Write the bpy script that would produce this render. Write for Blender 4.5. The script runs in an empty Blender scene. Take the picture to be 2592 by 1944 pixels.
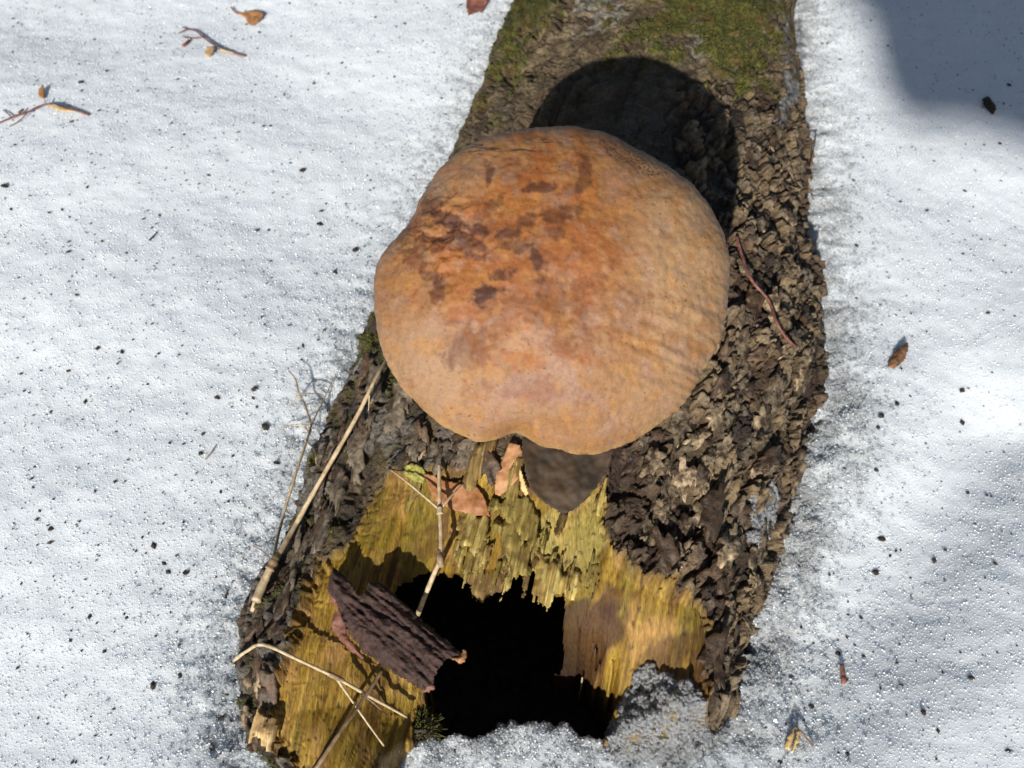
import bpy, bmesh, math, random
import numpy as np
from mathutils import Vector, Matrix

random.seed(7); RNG = np.random.default_rng(7)
SC = bpy.context.scene
COL = SC.collection
R_ = math.radians
# ------------------------------------------------------------------ camera, sky, sun, exposure
CAM_H, PITCH, FPX = 0.42, R_(50), 1005.0
cam = bpy.data.cameras.new('camera'); co = bpy.data.objects.new('camera', cam); COL.objects.link(co)
co.location = (0, 0, CAM_H); co.rotation_euler = (R_(90) - PITCH, 0, 0)
cam.sensor_width = 36; cam.lens = 36 * FPX / 1024; cam.clip_start = 0.01; cam.clip_end = 500
cam.dof.use_dof = True; cam.dof.focus_distance = 0.40; cam.dof.aperture_fstop = 22
SC.camera = co
SC.cycles.max_bounces = 7; SC.cycles.diffuse_bounces = 3; SC.cycles.glossy_bounces = 3; SC.cycles.transmission_bounces = 5
SUN_EL, SUN_AZ = R_(25.5), R_(14)            # shadows fall away from the camera, a little to the right
w = bpy.data.worlds.new('World'); SC.world = w; w.use_nodes = True
nt = w.node_tree; sky = nt.nodes.new('ShaderNodeTexSky'); sky.sky_type = 'NISHITA'; sky.sun_disc = False
sky.sun_elevation = SUN_EL; sky.sun_rotation = math.pi + SUN_AZ
bg = nt.nodes['Background']; bg.inputs[1].default_value = 0.05
nt.links.new(sky.outputs[0], bg.inputs[0])
sl = bpy.data.lights.new('sun', 'SUN'); sl.energy = 5.0; sl.angle = R_(0.55); sl.color = (1, 0.965, 0.91)
so = bpy.data.objects.new('sun', sl); COL.objects.link(so)
SUNV = Vector((-math.sin(SUN_AZ) * math.cos(SUN_EL), -math.cos(SUN_AZ) * math.cos(SUN_EL), math.sin(SUN_EL)))
so.rotation_euler = SUNV.to_track_quat('Z', 'Y').to_euler(); so.location = SUNV * 5
SC.view_settings.view_transform = 'Standard'; SC.view_settings.look = 'None'
SC.view_settings.exposure = 0.35; SC.view_settings.gamma = 1

# ------------------------------------------------------------------ maths helpers
K = 2592 / 1024
sP, cP = math.sin(PITCH), math.cos(PITCH)
def ray(px, py):
    x = (np.asarray(px, float) / K - 512) / FPX; y = (np.asarray(py, float) / K - 384) / FPX
    return np.stack([x, cP - y * sP, -(sP + y * cP)], -1)
def onz(px, py, z=0.0):
    d = ray(px, py); t = (z - CAM_H) / d[..., 2]
    return np.stack([d[..., 0] * t, d[..., 1] * t, np.zeros_like(t) + z], -1)
def project(P):
    P = np.asarray(P, float); X, Y, Z = P[..., 0], P[..., 1], P[..., 2] - CAM_H
    dep = np.maximum(Y * cP - Z * sP, 1e-3); up = Y * sP + Z * cP
    return (X / dep * FPX + 512) * K, (-up / dep * FPX + 384) * K
def lerp(a, b, m): return a + (b - a) * m
def sstep(a, b, x):
    t = np.clip((x - a) / (b - a), 0, 1); return t * t * (3 - 2 * t)
_tabs = {}
def _tab(seed):
    if seed not in _tabs:
        r = np.random.default_rng(1000 + seed); p = r.permutation(256); a = r.random(256) * 2 * np.pi
        _tabs[seed] = (np.concatenate([p, p, p]), np.cos(a).astype(np.float32), np.sin(a).astype(np.float32), r.random(256).astype(np.float32), r.random(256).astype(np.float32), r.random(256).astype(np.float32))
    return _tabs[seed]
def perlin(x, y, seed=0):
    p, gx, gy = _tab(seed)[:3]
    x = np.asarray(x, np.float32); y = np.asarray(y, np.float32)
    xi = np.floor(x); yi = np.floor(y); fx = x - xi; fy = y - yi
    xi = xi.astype(np.int64) & 255; yi = yi.astype(np.int64) & 255
    u = fx * fx * fx * (fx * (fx * 6 - 15) + 10); v = fy * fy * fy * (fy * (fy * 6 - 15) + 10)
    def g(ix, iy, dx, dy):
        h = p[p[ix] + iy]; return gx[h] * dx + gy[h] * dy
    a = g(xi, yi, fx, fy); b = g(xi + 1, yi, fx - 1, fy); c = g(xi, yi + 1, fx, fy - 1); d = g(xi + 1, yi + 1, fx - 1, fy - 1)
    return lerp(lerp(a, b, u), lerp(c, d, u), v) * 1.5
def fbm(x, y, oct=4, seed=0, gain=0.5):
    s = 0; a = 1.0; f = 1.0
    for i in range(oct):
        s = s + a * perlin(x * f + i * 17.3, y * f + i * 9.1, seed + i); a *= gain; f *= 2.03
    return s
def worley(x, y, seed=0):
    p, _, _, ra, rb, rc = _tab(seed)
    x = np.asarray(x, np.float32); y = np.asarray(y, np.float32)
    xi = np.floor(x).astype(np.int64); yi = np.floor(y).astype(np.int64)
    f1 = np.full(x.shape, 9.0, np.float32); f2 = f1.copy(); cid = np.zeros(x.shape, np.float32)
    for dx in (-1, 0, 1):
        for dy in (-1, 0, 1):
            cx = xi + dx; cy = yi + dy; h = p[p[cx & 255] + (cy & 255)]
            d = np.hypot(cx + ra[h] - x, cy + rb[h] - y)
            m = d < f1
            f2 = np.where(m, f1, np.minimum(f2, d)); cid = np.where(m, rc[h], cid); f1 = np.where(m, d, f1)
    return f1, f2, cid
def sdpoly(x, y, poly):
    """signed distance to a closed polygon, negative inside"""
    poly = np.asarray(poly, float); d = np.full(np.shape(x), 1e9); ins = np.zeros(np.shape(x), bool); n = len(poly)
    for i in range(n):
        ax, ay = poly[i]; bx, by = poly[(i + 1) % n]; ex, ey = bx - ax, by - ay
        t = np.clip(((x - ax) * ex + (y - ay) * ey) / (ex * ex + ey * ey + 1e-20), 0, 1)
        d = np.minimum(d, (x - ax - t * ex) ** 2 + (y - ay - t * ey) ** 2)
        if ay != by:
            c = ((ay > y) != (by > y)) & (x < ex * (y - ay) / (by - ay) + ax); ins ^= c
    d = np.sqrt(d); return np.where(ins, -d, d)
def polym(px, py, poly, soft=20, noise=0):
    return sstep(soft, -soft, sdpoly(px, py, poly) + noise)
def C3(*c): return np.array(c, np.float32)
def mixc(col, c, m): return col + (np.asarray(c, np.float32) - col) * np.clip(m, 0, 1)[..., None]

# ------------------------------------------------------------------ object helpers
def tag(o, label=None, cat=None, group=None, kind=None):
    if label: o['label'] = label
    if cat: o['category'] = cat
    if group: o['group'] = group
    if kind: o['kind'] = kind
    return o
def link(name, me, mat=None, parent=None):
    o = bpy.data.objects.new(name, me); COL.objects.link(o)
    if mat and not me.materials: me.materials.append(mat)
    if parent:
        o.parent = parent; o.matrix_parent_inverse = Matrix.Translation(-Vector(parent.location))
    return o
def empty(name, loc):
    o = bpy.data.objects.new(name, None); COL.objects.link(o); o.location = loc; o.empty_display_size = 0.01; return o
def npmesh(name, V, F, smooth=True, col=None):
    V = np.asarray(V, np.float32).reshape(-1, 3); F = np.asarray(F, np.int32); k = F.shape[1]
    me = bpy.data.meshes.new(name); me.vertices.add(len(V)); me.vertices.foreach_set('co', V.ravel())
    me.loops.add(F.size); me.loops.foreach_set('vertex_index', F.ravel())
    me.polygons.add(len(F)); me.polygons.foreach_set('loop_start', np.arange(len(F), dtype=np.int32) * k)
    me.polygons.foreach_set('loop_total', np.full(len(F), k, np.int32))
    me.polygons.foreach_set('use_smooth', np.full(len(F), smooth))
    if col is not None: setcol(me, col)
    me.update(calc_edges=True); me.validate(); return me
def setcol(me, col, name='Col'):
    col = np.asarray(col, np.float32).reshape(-1, col.shape[-1])
    if col.shape[1] == 3: col = np.concatenate([col, np.ones((len(col), 1), np.float32)], 1)
    a = me.color_attributes.new(name, 'FLOAT_COLOR', 'POINT'); a.data.foreach_set('color', col.ravel())
def gridfaces(ny, nx, wrap=False):
    j, i = np.meshgrid(np.arange(ny - 1), np.arange(nx if wrap else nx - 1), indexing='ij'); i2 = (i + 1) % nx
    return np.stack([j * nx + i, j * nx + i2, (j + 1) * nx + i2, (j + 1) * nx + i], -1).reshape(-1, 4)
def submesh(name, V, F, col=None, smooth=True):
    u, inv = np.unique(F, return_inverse=True)
    return npmesh(name, V.reshape(-1, 3)[u], inv.reshape(F.shape), smooth, None if col is None else col.reshape(-1, col.shape[-1])[u])
def from_bm(name, bm, smooth=True):
    me = bpy.data.meshes.new(name); bm.normal_update(); bm.to_mesh(me); bm.free()
    for p in me.polygons: p.use_smooth = smooth
    return me

# ------------------------------------------------------------------ materials
def newmat(name):
    m = bpy.data.materials.new(name); m.use_nodes = True; return m, m.node_tree, m.node_tree.nodes['Principled BSDF']
def N(nt, t, **kw):
    n = nt.nodes.new(t)
    for k, v in kw.items(): setattr(n, k, v)
    return n
def noise_node(nt, scale, detail=4, rough=0.6, vec=None):
    n = N(nt, 'ShaderNodeTexNoise'); n.inputs['Scale'].default_value = scale; n.inputs['Detail'].default_value = detail; n.inputs['Roughness'].default_value = rough
    if vec is not None: nt.links.new(vec, n.inputs['Vector'])
    return n
def vcol_mat(name, rough=0.7, bump=0.3, bscale=900, bdist=0.0006, var=0.35, spec=0.4, wet=None, stretch=None):
    """vertex colour times fine procedural grain, with fine bump; alpha of Col = wetness"""
    m, nt, b = newmat(name); L = nt.links
    at = N(nt, 'ShaderNodeVertexColor', layer_name='Col')
    tc = N(nt, 'ShaderNodeTexCoord'); vec = tc.outputs['Object']
    if stretch:
        mp = N(nt, 'ShaderNodeMapping'); mp.inputs['Scale'].default_value = stretch; mp.inputs['Rotation'].default_value = (0, 0, R_(12.6)); L.new(vec, mp.inputs['Vector']); vec = mp.outputs[0]
    n1 = noise_node(nt, bscale, 5, 0.7, vec); n2 = noise_node(nt, bscale * 0.23, 4, 0.6, vec)
    mr = N(nt, 'ShaderNodeMapRange'); mr.inputs[1].default_value = 0.25; mr.inputs[2].default_value = 0.75; mr.inputs[3].default_value = 1 - var; mr.inputs[4].default_value = 1 + var
    L.new(n1.outputs[0], mr.inputs[0])
    mx = N(nt, 'ShaderNodeMix', data_type='RGBA', blend_type='MULTIPLY'); mx.inputs[0].default_value = 1
    L.new(at.outputs['Color'], mx.inputs[6]); L.new(mr.outputs[0], mx.inputs[7]); L.new(mx.outputs[2], b.inputs['Base Color'])
    ad = N(nt, 'ShaderNodeMath', operation='ADD'); L.new(n1.outputs[0], ad.inputs[0]); L.new(n2.outputs[0], ad.inputs[1])
    bp = N(nt, 'ShaderNodeBump'); bp.inputs['Strength'].default_value = bump; bp.inputs['Distance'].default_value = bdist
    L.new(ad.outputs[0], bp.inputs['Height']); L.new(bp.outputs[0], b.inputs['Normal'])
    b.inputs['Specular IOR Level'].default_value = spec
    if wet is not None:
        r = N(nt, 'ShaderNodeMapRange'); r.inputs[3].default_value = rough; r.inputs[4].default_value = wet
        L.new(at.outputs['Alpha'], r.inputs[0]); L.new(r.outputs[0], b.inputs['Roughness'])
    else: b.inputs['Roughness'].default_value = rough
    return m
def simple_mat(name, c1, c2, scale=200, rough=0.7, bump=0.4, bdist=0.0005, rnd=0.0, stretch=(1, 1, 1), spec=0.4, lo=0.35, hi=0.65, transl=0.0):
    """two colours mixed by noise, brightness varied per object"""
    m, nt, b = newmat(name); L = nt.links
    ge = N(nt, 'ShaderNodeNewGeometry'); mp = N(nt, 'ShaderNodeMapping'); mp.inputs['Scale'].default_value = stretch; L.new(ge.outputs['Position'], mp.inputs['Vector'])
    oi = N(nt, 'ShaderNodeObjectInfo'); sc = N(nt, 'ShaderNodeMath', operation='MULTIPLY'); sc.inputs[1].default_value = 37.0; L.new(oi.outputs['Random'], sc.inputs[0]); L.new(sc.outputs[0], mp.inputs['Location'])
    n1 = noise_node(nt, scale, 6, 0.65, mp.outputs[0])
    mr = N(nt, 'ShaderNodeMapRange'); mr.inputs[1].default_value = lo; mr.inputs[2].default_value = hi; L.new(n1.outputs[0], mr.inputs[0])
    mx = N(nt, 'ShaderNodeMix', data_type='RGBA'); mx.inputs[6].default_value = (*c1, 1); mx.inputs[7].default_value = (*c2, 1); L.new(mr.outputs[0], mx.inputs[0])
    out = mx.outputs[2]
    if rnd:
        hs = N(nt, 'ShaderNodeHueSaturation'); r2 = N(nt, 'ShaderNodeMapRange'); r2.inputs[3].default_value = 1 - rnd; r2.inputs[4].default_value = 1 + rnd
        L.new(oi.outputs['Random'], r2.inputs[0]); L.new(r2.outputs[0], hs.inputs['Value']); L.new(out, hs.inputs['Color']); out = hs.outputs[0]
    L.new(out, b.inputs['Base Color'])
    bp = N(nt, 'ShaderNodeBump'); bp.inputs['Strength'].default_value = bump; bp.inputs['Distance'].default_value = bdist; L.new(n1.outputs[0], bp.inputs['Height']); L.new(bp.outputs[0], b.inputs['Normal'])
    b.inputs['Roughness'].default_value = rough; b.inputs['Specular IOR Level'].default_value = spec
    return m

M = {}
M['bark'] = vcol_mat('bark', rough=0.78, bump=1.0, bscale=560, bdist=0.0018, var=0.6, wet=0.32, spec=0.3)
M['wood'] = vcol_mat('rotten_wood', rough=0.55, bump=0.8, bscale=380, bdist=0.0013, var=0.55, wet=0.25, stretch=(3.2, 0.35, 1), spec=0.3)
M['splinter'] = vcol_mat('pale_wood', rough=0.7, bump=0.8, bscale=420, bdist=0.0014, var=0.5, stretch=(2.8, 0.3, 1), spec=0.25)
M['fungus'] = vcol_mat('fungus_skin', rough=0.62, bump=0.35, bscale=1100, bdist=0.0004, var=0.13, spec=0.35)
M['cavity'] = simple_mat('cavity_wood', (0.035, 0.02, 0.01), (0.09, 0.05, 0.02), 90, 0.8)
M['plate'] = simple_mat('bark_flake', (0.042, 0.024, 0.012), (0.36, 0.27, 0.165), 200, 0.72, 1.0, 0.0014, rnd=0.5, lo=.42, hi=.64)
M['plate_grey'] = simple_mat('bark_flake_grey', (0.040, 0.029, 0.018), (0.20, 0.155, 0.105), 240, 0.72, 0.9, 0.0012, rnd=0.25)
M['plate_dark'] = simple_mat('bark_flake_dark', (0.022, 0.013, 0.008), (0.11, 0.066, 0.036), 230, 0.5, 0.9, 0.0012, rnd=0.4)
M['slab'] = simple_mat('purple_bark', (0.013, 0.006, 0.0045), (0.070, 0.033, 0.024), 420, 0.7, 1.0, 0.0012, stretch=(1, 1, 1))
M['slab_in'] = simple_mat('red_bark', (0.11, 0.04, 0.025), (0.2, 0.085, 0.055), 300, 0.6, 0.5)
M['stem'] = simple_mat('dry_stem', (0.30, 0.21, 0.11), (0.55, 0.43, 0.27), 350, 0.6, 0.5, 0.0003)
M['stem_br'] = simple_mat('brown_stem', (0.14, 0.085, 0.045), (0.32, 0.22, 0.12), 350, 0.6, 0.5, 0.0003)
M['twig_red'] = simple_mat('red_twig', (0.10, 0.035, 0.025), (0.24, 0.10, 0.07), 400, 0.55, 0.4, 0.0003)
M['leaf_or'] = simple_mat('orange_leaf', (0.19, 0.070, 0.020), (0.35, 0.155, 0.060), 210, 0.6, 0.4, 0.0004)
M['leaf_red'] = simple_mat('red_leaf', (0.10, 0.035, 0.025), (0.26, 0.11, 0.075), 170, 0.6, 0.4, 0.0004)
M['leaf_tan'] = simple_mat('tan_leaf', (0.34, 0.21, 0.10), (0.56, 0.42, 0.22), 180, 0.65, 0.4, 0.0004)
M['leaf_pink'] = simple_mat('pink_leaf', (0.22, 0.095, 0.034), (0.40, 0.205, 0.090), 230, 0.65, 0.4, 0.0004)
M['leaf_dark'] = simple_mat('dark_leaf', (0.013, 0.008, 0.004), (0.052, 0.030, 0.013), 90, 0.75, 0.3, 0.0004)
M['chip'] = simple_mat('brown_chip', (0.06, 0.03, 0.015), (0.24, 0.12, 0.05), 300, 0.7, 0.6)
M['crumb'] = simple_mat('dark_crumb', (0.012, 0.010, 0.008), (0.05, 0.035, 0.025), 400, 0.8, 0.5, rnd=0.3)
M['moss'] = simple_mat('moss_green', (0.03, 0.035, 0.006), (0.11, 0.105, 0.018), 140, 0.8, 0.2)
M['lichen'] = simple_mat('lime_lichen', (0.15, 0.14, 0.025), (0.38, 0.35, 0.09), 600, 0.85, 1.0, 0.001)
M['husk'] = simple_mat('seed_husk', (0.42, 0.27, 0.09), (0.62, 0.45, 0.2), 300, 0.6, 0.4)

# snow: granular relief, grey where soaked and dirty next to the log
m, nt, b = newmat('snow'); L = nt.links
at = N(nt, 'ShaderNodeVertexColor', layer_name='Col'); tc = N(nt, 'ShaderNodeTexCoord')
vo = N(nt, 'ShaderNodeTexVoronoi'); vo.inputs['Scale'].default_value = 900; L.new(tc.outputs['Object'], vo.inputs['Vector'])
no = noise_node(nt, 500, 5, 0.7, tc.outputs['Object'])
ad = N(nt, 'ShaderNodeMath', operation='ADD'); L.new(vo.outputs['Distance'], ad.inputs[0]); L.new(no.outputs[0], ad.inputs[1])
bp = N(nt, 'ShaderNodeBump'); bp.inputs['Strength'].default_value = 0.3; bp.inputs['Distance'].default_value = 0.0005; L.new(ad.outputs[0], bp.inputs['Height'])
L.new(bp.outputs[0], b.inputs['Normal']); L.new(at.outputs['Color'], b.inputs['Base Color'])
b.inputs['Roughness'].default_value = 0.5; b.inputs['Subsurface Weight'].default_value = 0.85; b.inputs['Subsurface Radius'].default_value = (1, 1.1, 1.25); b.inputs['Subsurface Scale'].default_value = 0.004
M['snow'] = m
m, nt, b = newmat('snow_grain'); L = nt.links
b.inputs['Base Color'].default_value = (0.86, 0.90, 0.93, 1); b.inputs['Roughness'].default_value = 0.12; b.inputs['IOR'].default_value = 1.31
b.inputs['Specular IOR Level'].default_value = 0.8
tr_ = N(nt, 'ShaderNodeBsdfTranslucent'); tr_.inputs[0].default_value = (0.86, 0.90, 0.93, 1); ms = N(nt, 'ShaderNodeMixShader'); ms.inputs[0].default_value = 0.5
L.new(b.outputs[0], ms.inputs[1]); L.new(tr_.outputs[0], ms.inputs[2]); L.new(ms.outputs[0], nt.nodes['Material Output'].inputs['Surface'])
M['grain'] = m
m, nt, b = newmat('ice'); L = nt.links
b.inputs['Base Color'].default_value = (0.93, 0.95, 0.96, 1); b.inputs['Roughness'].default_value = 0.06; b.inputs['IOR'].default_value = 1.31; b.inputs['Transmission Weight'].default_value = 0.95
tc = N(nt, 'ShaderNodeTexCoord'); no = noise_node(nt, 420, 6, 0.7, tc.outputs['Object']); bp = N(nt, 'ShaderNodeBump'); bp.inputs['Strength'].default_value = 0.9; bp.inputs['Distance'].default_value = 0.002
L.new(no.outputs[0], bp.inputs['Height']); L.new(bp.outputs[0], b.inputs['Normal'])
n2 = noise_node(nt, 160, 6, 0.75, tc.outputs['Object']); mr = N(nt, 'ShaderNodeMapRange'); mr.inputs[1].default_value = 0.40; mr.inputs[2].default_value = 0.62; mr.inputs[3].default_value = 1.0; mr.inputs[4].default_value = 0.8
L.new(n2.outputs[0], mr.inputs[0]); L.new(mr.outputs[0], b.inputs['Transmission Weight'])
M['ice'] = m
m, nt, b = newmat('ice_grain'); b.inputs['Base Color'].default_value = (0.95, 0.97, 0.98, 1); b.inputs['Roughness'].default_value = 0.03; b.inputs['IOR'].default_value = 1.31; b.inputs['Transmission Weight'].default_value = 0.85
M['ice_grain'] = m
m, nt, b = newmat('ice_sparkle'); b.inputs['Base Color'].default_value = (0.9, 0.93, 0.95, 1); b.inputs['Roughness'].default_value = 0.2; b.inputs['IOR'].default_value = 2.1; b.inputs['Specular IOR Level'].default_value = 0.9
L = nt.links; tr_ = N(nt, 'ShaderNodeBsdfTranslucent'); tr_.inputs[0].default_value = (0.9, 0.93, 0.95, 1); ms = N(nt, 'ShaderNodeMixShader'); ms.inputs[0].default_value = 0.4
L.new(b.outputs[0], ms.inputs[1]); L.new(tr_.outputs[0], ms.inputs[2]); L.new(ms.outputs[0], nt.nodes['Material Output'].inputs['Surface'])
M['sparkle'] = m

# ------------------------------------------------------------------ the log's base form (measured on the snow level z = 0)
LE = np.array([(1345, -420), (1345, 0), (1272, 150), (1215, 290), (1090, 560), (950, 850), (880, 980), (830, 1100), (785, 1210), (735, 1330), (690, 1430), (640, 1530), (603, 1650), (600, 1730), (610, 1810), (645, 1880), (700, 1944), (800, 2100)], float)
RE = np.array([(1990, -420), (2005, 0), (1998, 150), (2040, 300), (2058, 450), (2045, 640), (2088, 800), (2086, 1000), (2040, 1150), (1990, 1300), (1930, 1480), (1885, 1620), (1852, 1780), (1830, 1900), (1800, 2100)], float)
LE[:, 0] += np.interp(LE[:, 1], [700, 950, 1450, 1600, 2000], [0, 22, 22, 15, 15]); RE[:, 0] -= np.interp(RE[:, 1], [150, 350, 1100, 1400], [0, 20, 20, 0])
Lw = onz(LE[:, 0], LE[:, 1])[::-1]; Rw = onz(RE[:, 0], RE[:, 1])[::-1]
def log_xlr(y):
    return np.interp(y, Lw[:, 1], Lw[:, 0]), np.interp(y, Rw[:, 1], Rw[:, 0])
_ys = np.linspace(0.02, 1.6, 800); _l, _r = log_xlr(_ys)
_far = _ys > 0.8; _l[_far] = np.interp(0.8, _ys, _l) + (_ys[_far] - 0.8) * 0.22; _r[_far] = np.interp(0.8, _ys, _r) + (_ys[_far] - 0.8) * 0.22
_k = np.ones(21) / 21; _pad = lambda a: np.convolve(np.pad(a, 10, 'edge'), _k, 'valid'); _l, _r = _pad(_l), _pad(_r)
def log_c(y):
    l = np.interp(y, _ys, _l); r = np.interp(y, _ys, _r); return (l + r) / 2, (r - l) / 2
def log_h(y): return 0.054 + 0.028 * sstep(0.21, 0.34, y)
def log_z(x, y):
    c, hw = log_c(y); t = np.clip(1 - ((x - c) / hw) ** 2, 0, 1); return np.where(t > 0, log_h(y) * np.sqrt(t), -1.0)
def march(px, py, zf):
    d = ray(px, py).reshape(-1, 3); out = np.zeros_like(d); T = np.linspace(0.15, 1.6, 3000)
    for k in range(len(d)):
        P = d[k][None] * T[:, None]; P[:, 2] += CAM_H
        below = P[:, 2] < np.maximum(zf(P[:, 0], P[:, 1]), -0.3)
        i = int(np.argmax(below)) if below.any() else len(T) - 1
        out[k] = P[i]
    return out
E_PX = [(1060, 1180), (1000, 1200), (955, 1220), (925, 1260), (900, 1330), (868, 1380), (830, 1405), (800, 1450), (775, 1510), (752, 1570), (735, 1630), (712, 1690), (690, 1750), (672, 1810), (676, 1860), (722, 1920), (860, 2090),
        (1000, 2060), (1300, 2060), (1700, 2000), (1790, 1850), (1800, 1690), (1812, 1600), (1790, 1540), (1740, 1505), (1680, 1475), (1610, 1450), (1565, 1400), (1535, 1330), (1540, 1220), (1480, 1215), (1400, 1235), (1300, 1190), (1200, 1170), (1120, 1180)]
PIT_PX = [(1010, 1500), (1060, 1455), (1120, 1440), (1200, 1430), (1300, 1420), (1390, 1450), (1432, 1510), (1432, 1580), (1495, 1600), (1560, 1680), (1592, 1740), (1540, 1900), (1300, 1990), (1040, 1990), (1040, 1860), (1070, 1760), (1030, 1640), (985, 1560)]
E_W = march(*np.array(E_PX, float).T, log_z)[:, :2]
PIT_Z = [.030, .036, .040, .042, .042, .040, .036, .026, .018, .014, .012, 0, 0, 0, 0, .006, .010, .018]
PIT_W = np.array([onz(p[0], p[1], z) for p, z in zip(PIT_PX, PIT_Z)])[:, :2]
FR = onz(*np.array([(1850, 1785), (1780, 1800), (1700, 1870), (1570, 1880), (1480, 1850), (1380, 1815), (1320, 1815), (1200, 1848), (1080, 1862), (1010, 1885), (965, 1950), (930, 2100)], float).T)[:, :2]

# ------------------------------------------------------------------ log surface: one dense sheet, cut into bark and exposed wood
ny, nx = 1000, 640
yy = np.concatenate([np.linspace(0.075, 0.62, 780), np.linspace(0.62, 1.45, 221)[1:]]); th = np.linspace(R_(205), R_(-25), nx)
Y, TH = np.meshgrid(yy, th, indexing='ij')
Cc, HW = log_c(Y); H = log_h(Y)
ct, st = np.cos(TH), np.sin(TH)
X0 = Cc + HW * ct; Z0 = H * np.where(st > 0, st, st * 1.2)
nrm = np.stack([ct * H, np.zeros_like(ct), st * HW], -1); nrm /= np.linalg.norm(nrm, axis=-1, keepdims=True)
PX, PY = project(np.stack([X0, Y, Z0], -1))
aa = Y * 1.0; cc = (R_(90) - TH) * 0.105           # along, across (metres)
rough_r = sstep(-0.10, 0.30, ct + 0.25 * fbm(aa * 14, cc * 14, 3, 5) - 0.45 * sstep(0.42, 0.6, Y)) * (1 - 0.6 * sstep(0.45, 0.62, Y))
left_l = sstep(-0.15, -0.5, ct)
sdE0 = sdpoly(X0, Y, E_W); sdE = sdE0 + 0.0022 * fbm(X0 * 260, Y * 160, 3, 11)
sdE = np.where(st < 0.03, 0.05, sdE)
sdP = sdpoly(X0, Y, PIT_W) + 0.0030 * fbm(X0 * 300, Y * 110, 4, 15)
wood = sdE < 0
# bark relief
warp = 0.004 * fbm(aa * 45, cc * 45, 3, 21) + 0.0020 * fbm(aa * 240, cc * 240, 3, 23); cw = cc + warp; aw = aa + 0.004 * fbm(aa * 40 + 7, cc * 40, 2, 25) + 0.0028 * fbm(aa * 200 + 5, cc * 220, 3, 27)
f1, f2, cid = worley(cw * 105, aw * 48, 31); plate = sstep(0.03, 0.30, f2 - f1)
g1, g2, gid = worley(cw * 210 + 3, aw * 125, 33); plate2 = sstep(0.02, 0.35, g2 - g1)
fur = np.abs(perlin(cw * 62, aw * 9, 35)); fur2 = np.abs(perlin(cw * 130, aw * 17, 37))
lump = fbm(aa * 22, cc * 22, 3, 41)
fine = fbm(cw * 420, aw * 260, 4, 45)
D = 0.0035 * lump
D += rough_r * (plate * cid * 0.0062 + plate2 * (gid > 0.45) * 0.0026 - 0.0030)
far_s = 1 - rough_r
D += far_s * (0.5 + 0.7 * left_l) * (0.0042 * sstep(0, 0.45, fur) + 0.0016 * sstep(0, 0.4, fur2) - 0.0032)
D += far_s * left_l * (plate * cid * 0.0018)
D += 0.00075 * fine
# moss cushions
mn = 60 * fbm(aa * 60, cc * 60, 4, 51) + 26 * fbm(aa * 220, cc * 220, 2, 52)
moss = np.maximum(polym(PX, PY, [(1270, -300), (1420, -300), (1400, 40), (1335, 110), (1290, 185), (1255, 190), (1275, 110)], 22, mn * 1.3 + 12),
                  polym(PX, PY, [(1560, 60), (1620, 20), (1700, -300), (2000, -300), (1990, 30), (1960, 110), (1935, 230), (1870, 235), (1800, 180), (1750, 150), (1540, 140), (1525, 100)], 26, mn * 1.6 + 30))
moss = np.maximum(moss, 0.8 * polym(PX, PY, [(920, 850), (975, 850), (965, 900), (925, 935)], 12, mn * .4))
moss = np.maximum(moss, 0.55 * sstep(0.15, 0.6, fbm(aa * 55, cc * 55, 4, 57)) * sstep(-0.2, -0.75, ct))
moss = np.maximum(moss, 0.5 * sstep(0.25, 0.7, fbm(aa * 50 + 4, cc * 50, 4, 59)) * sstep(0.5, 0.62, Y))
moss *= ~wood
greyp = polym(PX, PY, [(1735, 20), (1790, 30), (1800, 120), (1770, 160), (1730, 130)], 22, mn * .7) + polym(PX, PY, [(1480, 0), (1560, -20), (1580, 60), (1500, 75)], 24, mn)
D += moss * (0.0022 + 0.0013 * fbm(aa * 300, cc * 300, 3, 61))
D = D * sstep(0.004, 0.0, np.clip(-sdE, 0, None))
P = np.stack([X0, Y, Z0], -1) + nrm * D[..., None]
# exposed wood: fibres along the axis, falling into the hollow
ax_dir = np.array([0.219, 0.976]); cr = X0 * ax_dir[1] - Y * ax_dir[0]; al = X0 * ax_dir[0] + Y * ax_dir[1]
zlip = lerp(0.040, 0.008, sstep(1430, 1680, PY)); lip = np.clip(Z0 - zlip, 0.004, 0.06)
wd = np.clip(-sdE, 0, None); wp = np.clip(sdP, 0, None); wd0 = np.clip(-sdE0, 0, None); wp0 = np.clip(sdpoly(X0, Y, PIT_W), 0, None); frac = (wd0 / (wd0 + wp0 + 1e-6)) ** 1.15
fib = fbm(cr * 330, al * 14, 4, 71, 0.6); fib2 = fbm(cr * 900, al * 30, 2, 75); blk = fbm(cr * 60, al * 28, 4, 77)
cross = np.abs(perlin(cr * 70, al * 340, 79)) * sstep(-0.2, -0.6, ct)      # cross checks along the left rim
f1w, f2w, wid = worley(cr * 85, al * 30, 81)
Dw = 0.0010 * fib + 0.0004 * fib2 + 0.0007 * blk - 0.0007 * sstep(0.10, 0, cross) * sstep(0.016, 0.004, wd) + 0.0006 * (wid - 0.5) * sstep(0, .2, f2w - f1w)
rec = 0.0035 * sstep(0, 0.003, wd) + lip * frac - Dw * sstep(0, 0.004, wd)
inpit = np.clip(-sdP, 0, None)
rec = rec + 0.05 * sstep(0, 0.006, inpit) * sstep(1480, 1560, PY)
rec = rec + 0.035 * sstep(1765, 1850, PY) * (X0 > 0.03)
P[..., 2] -= np.where(wood, rec, 0)
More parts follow.
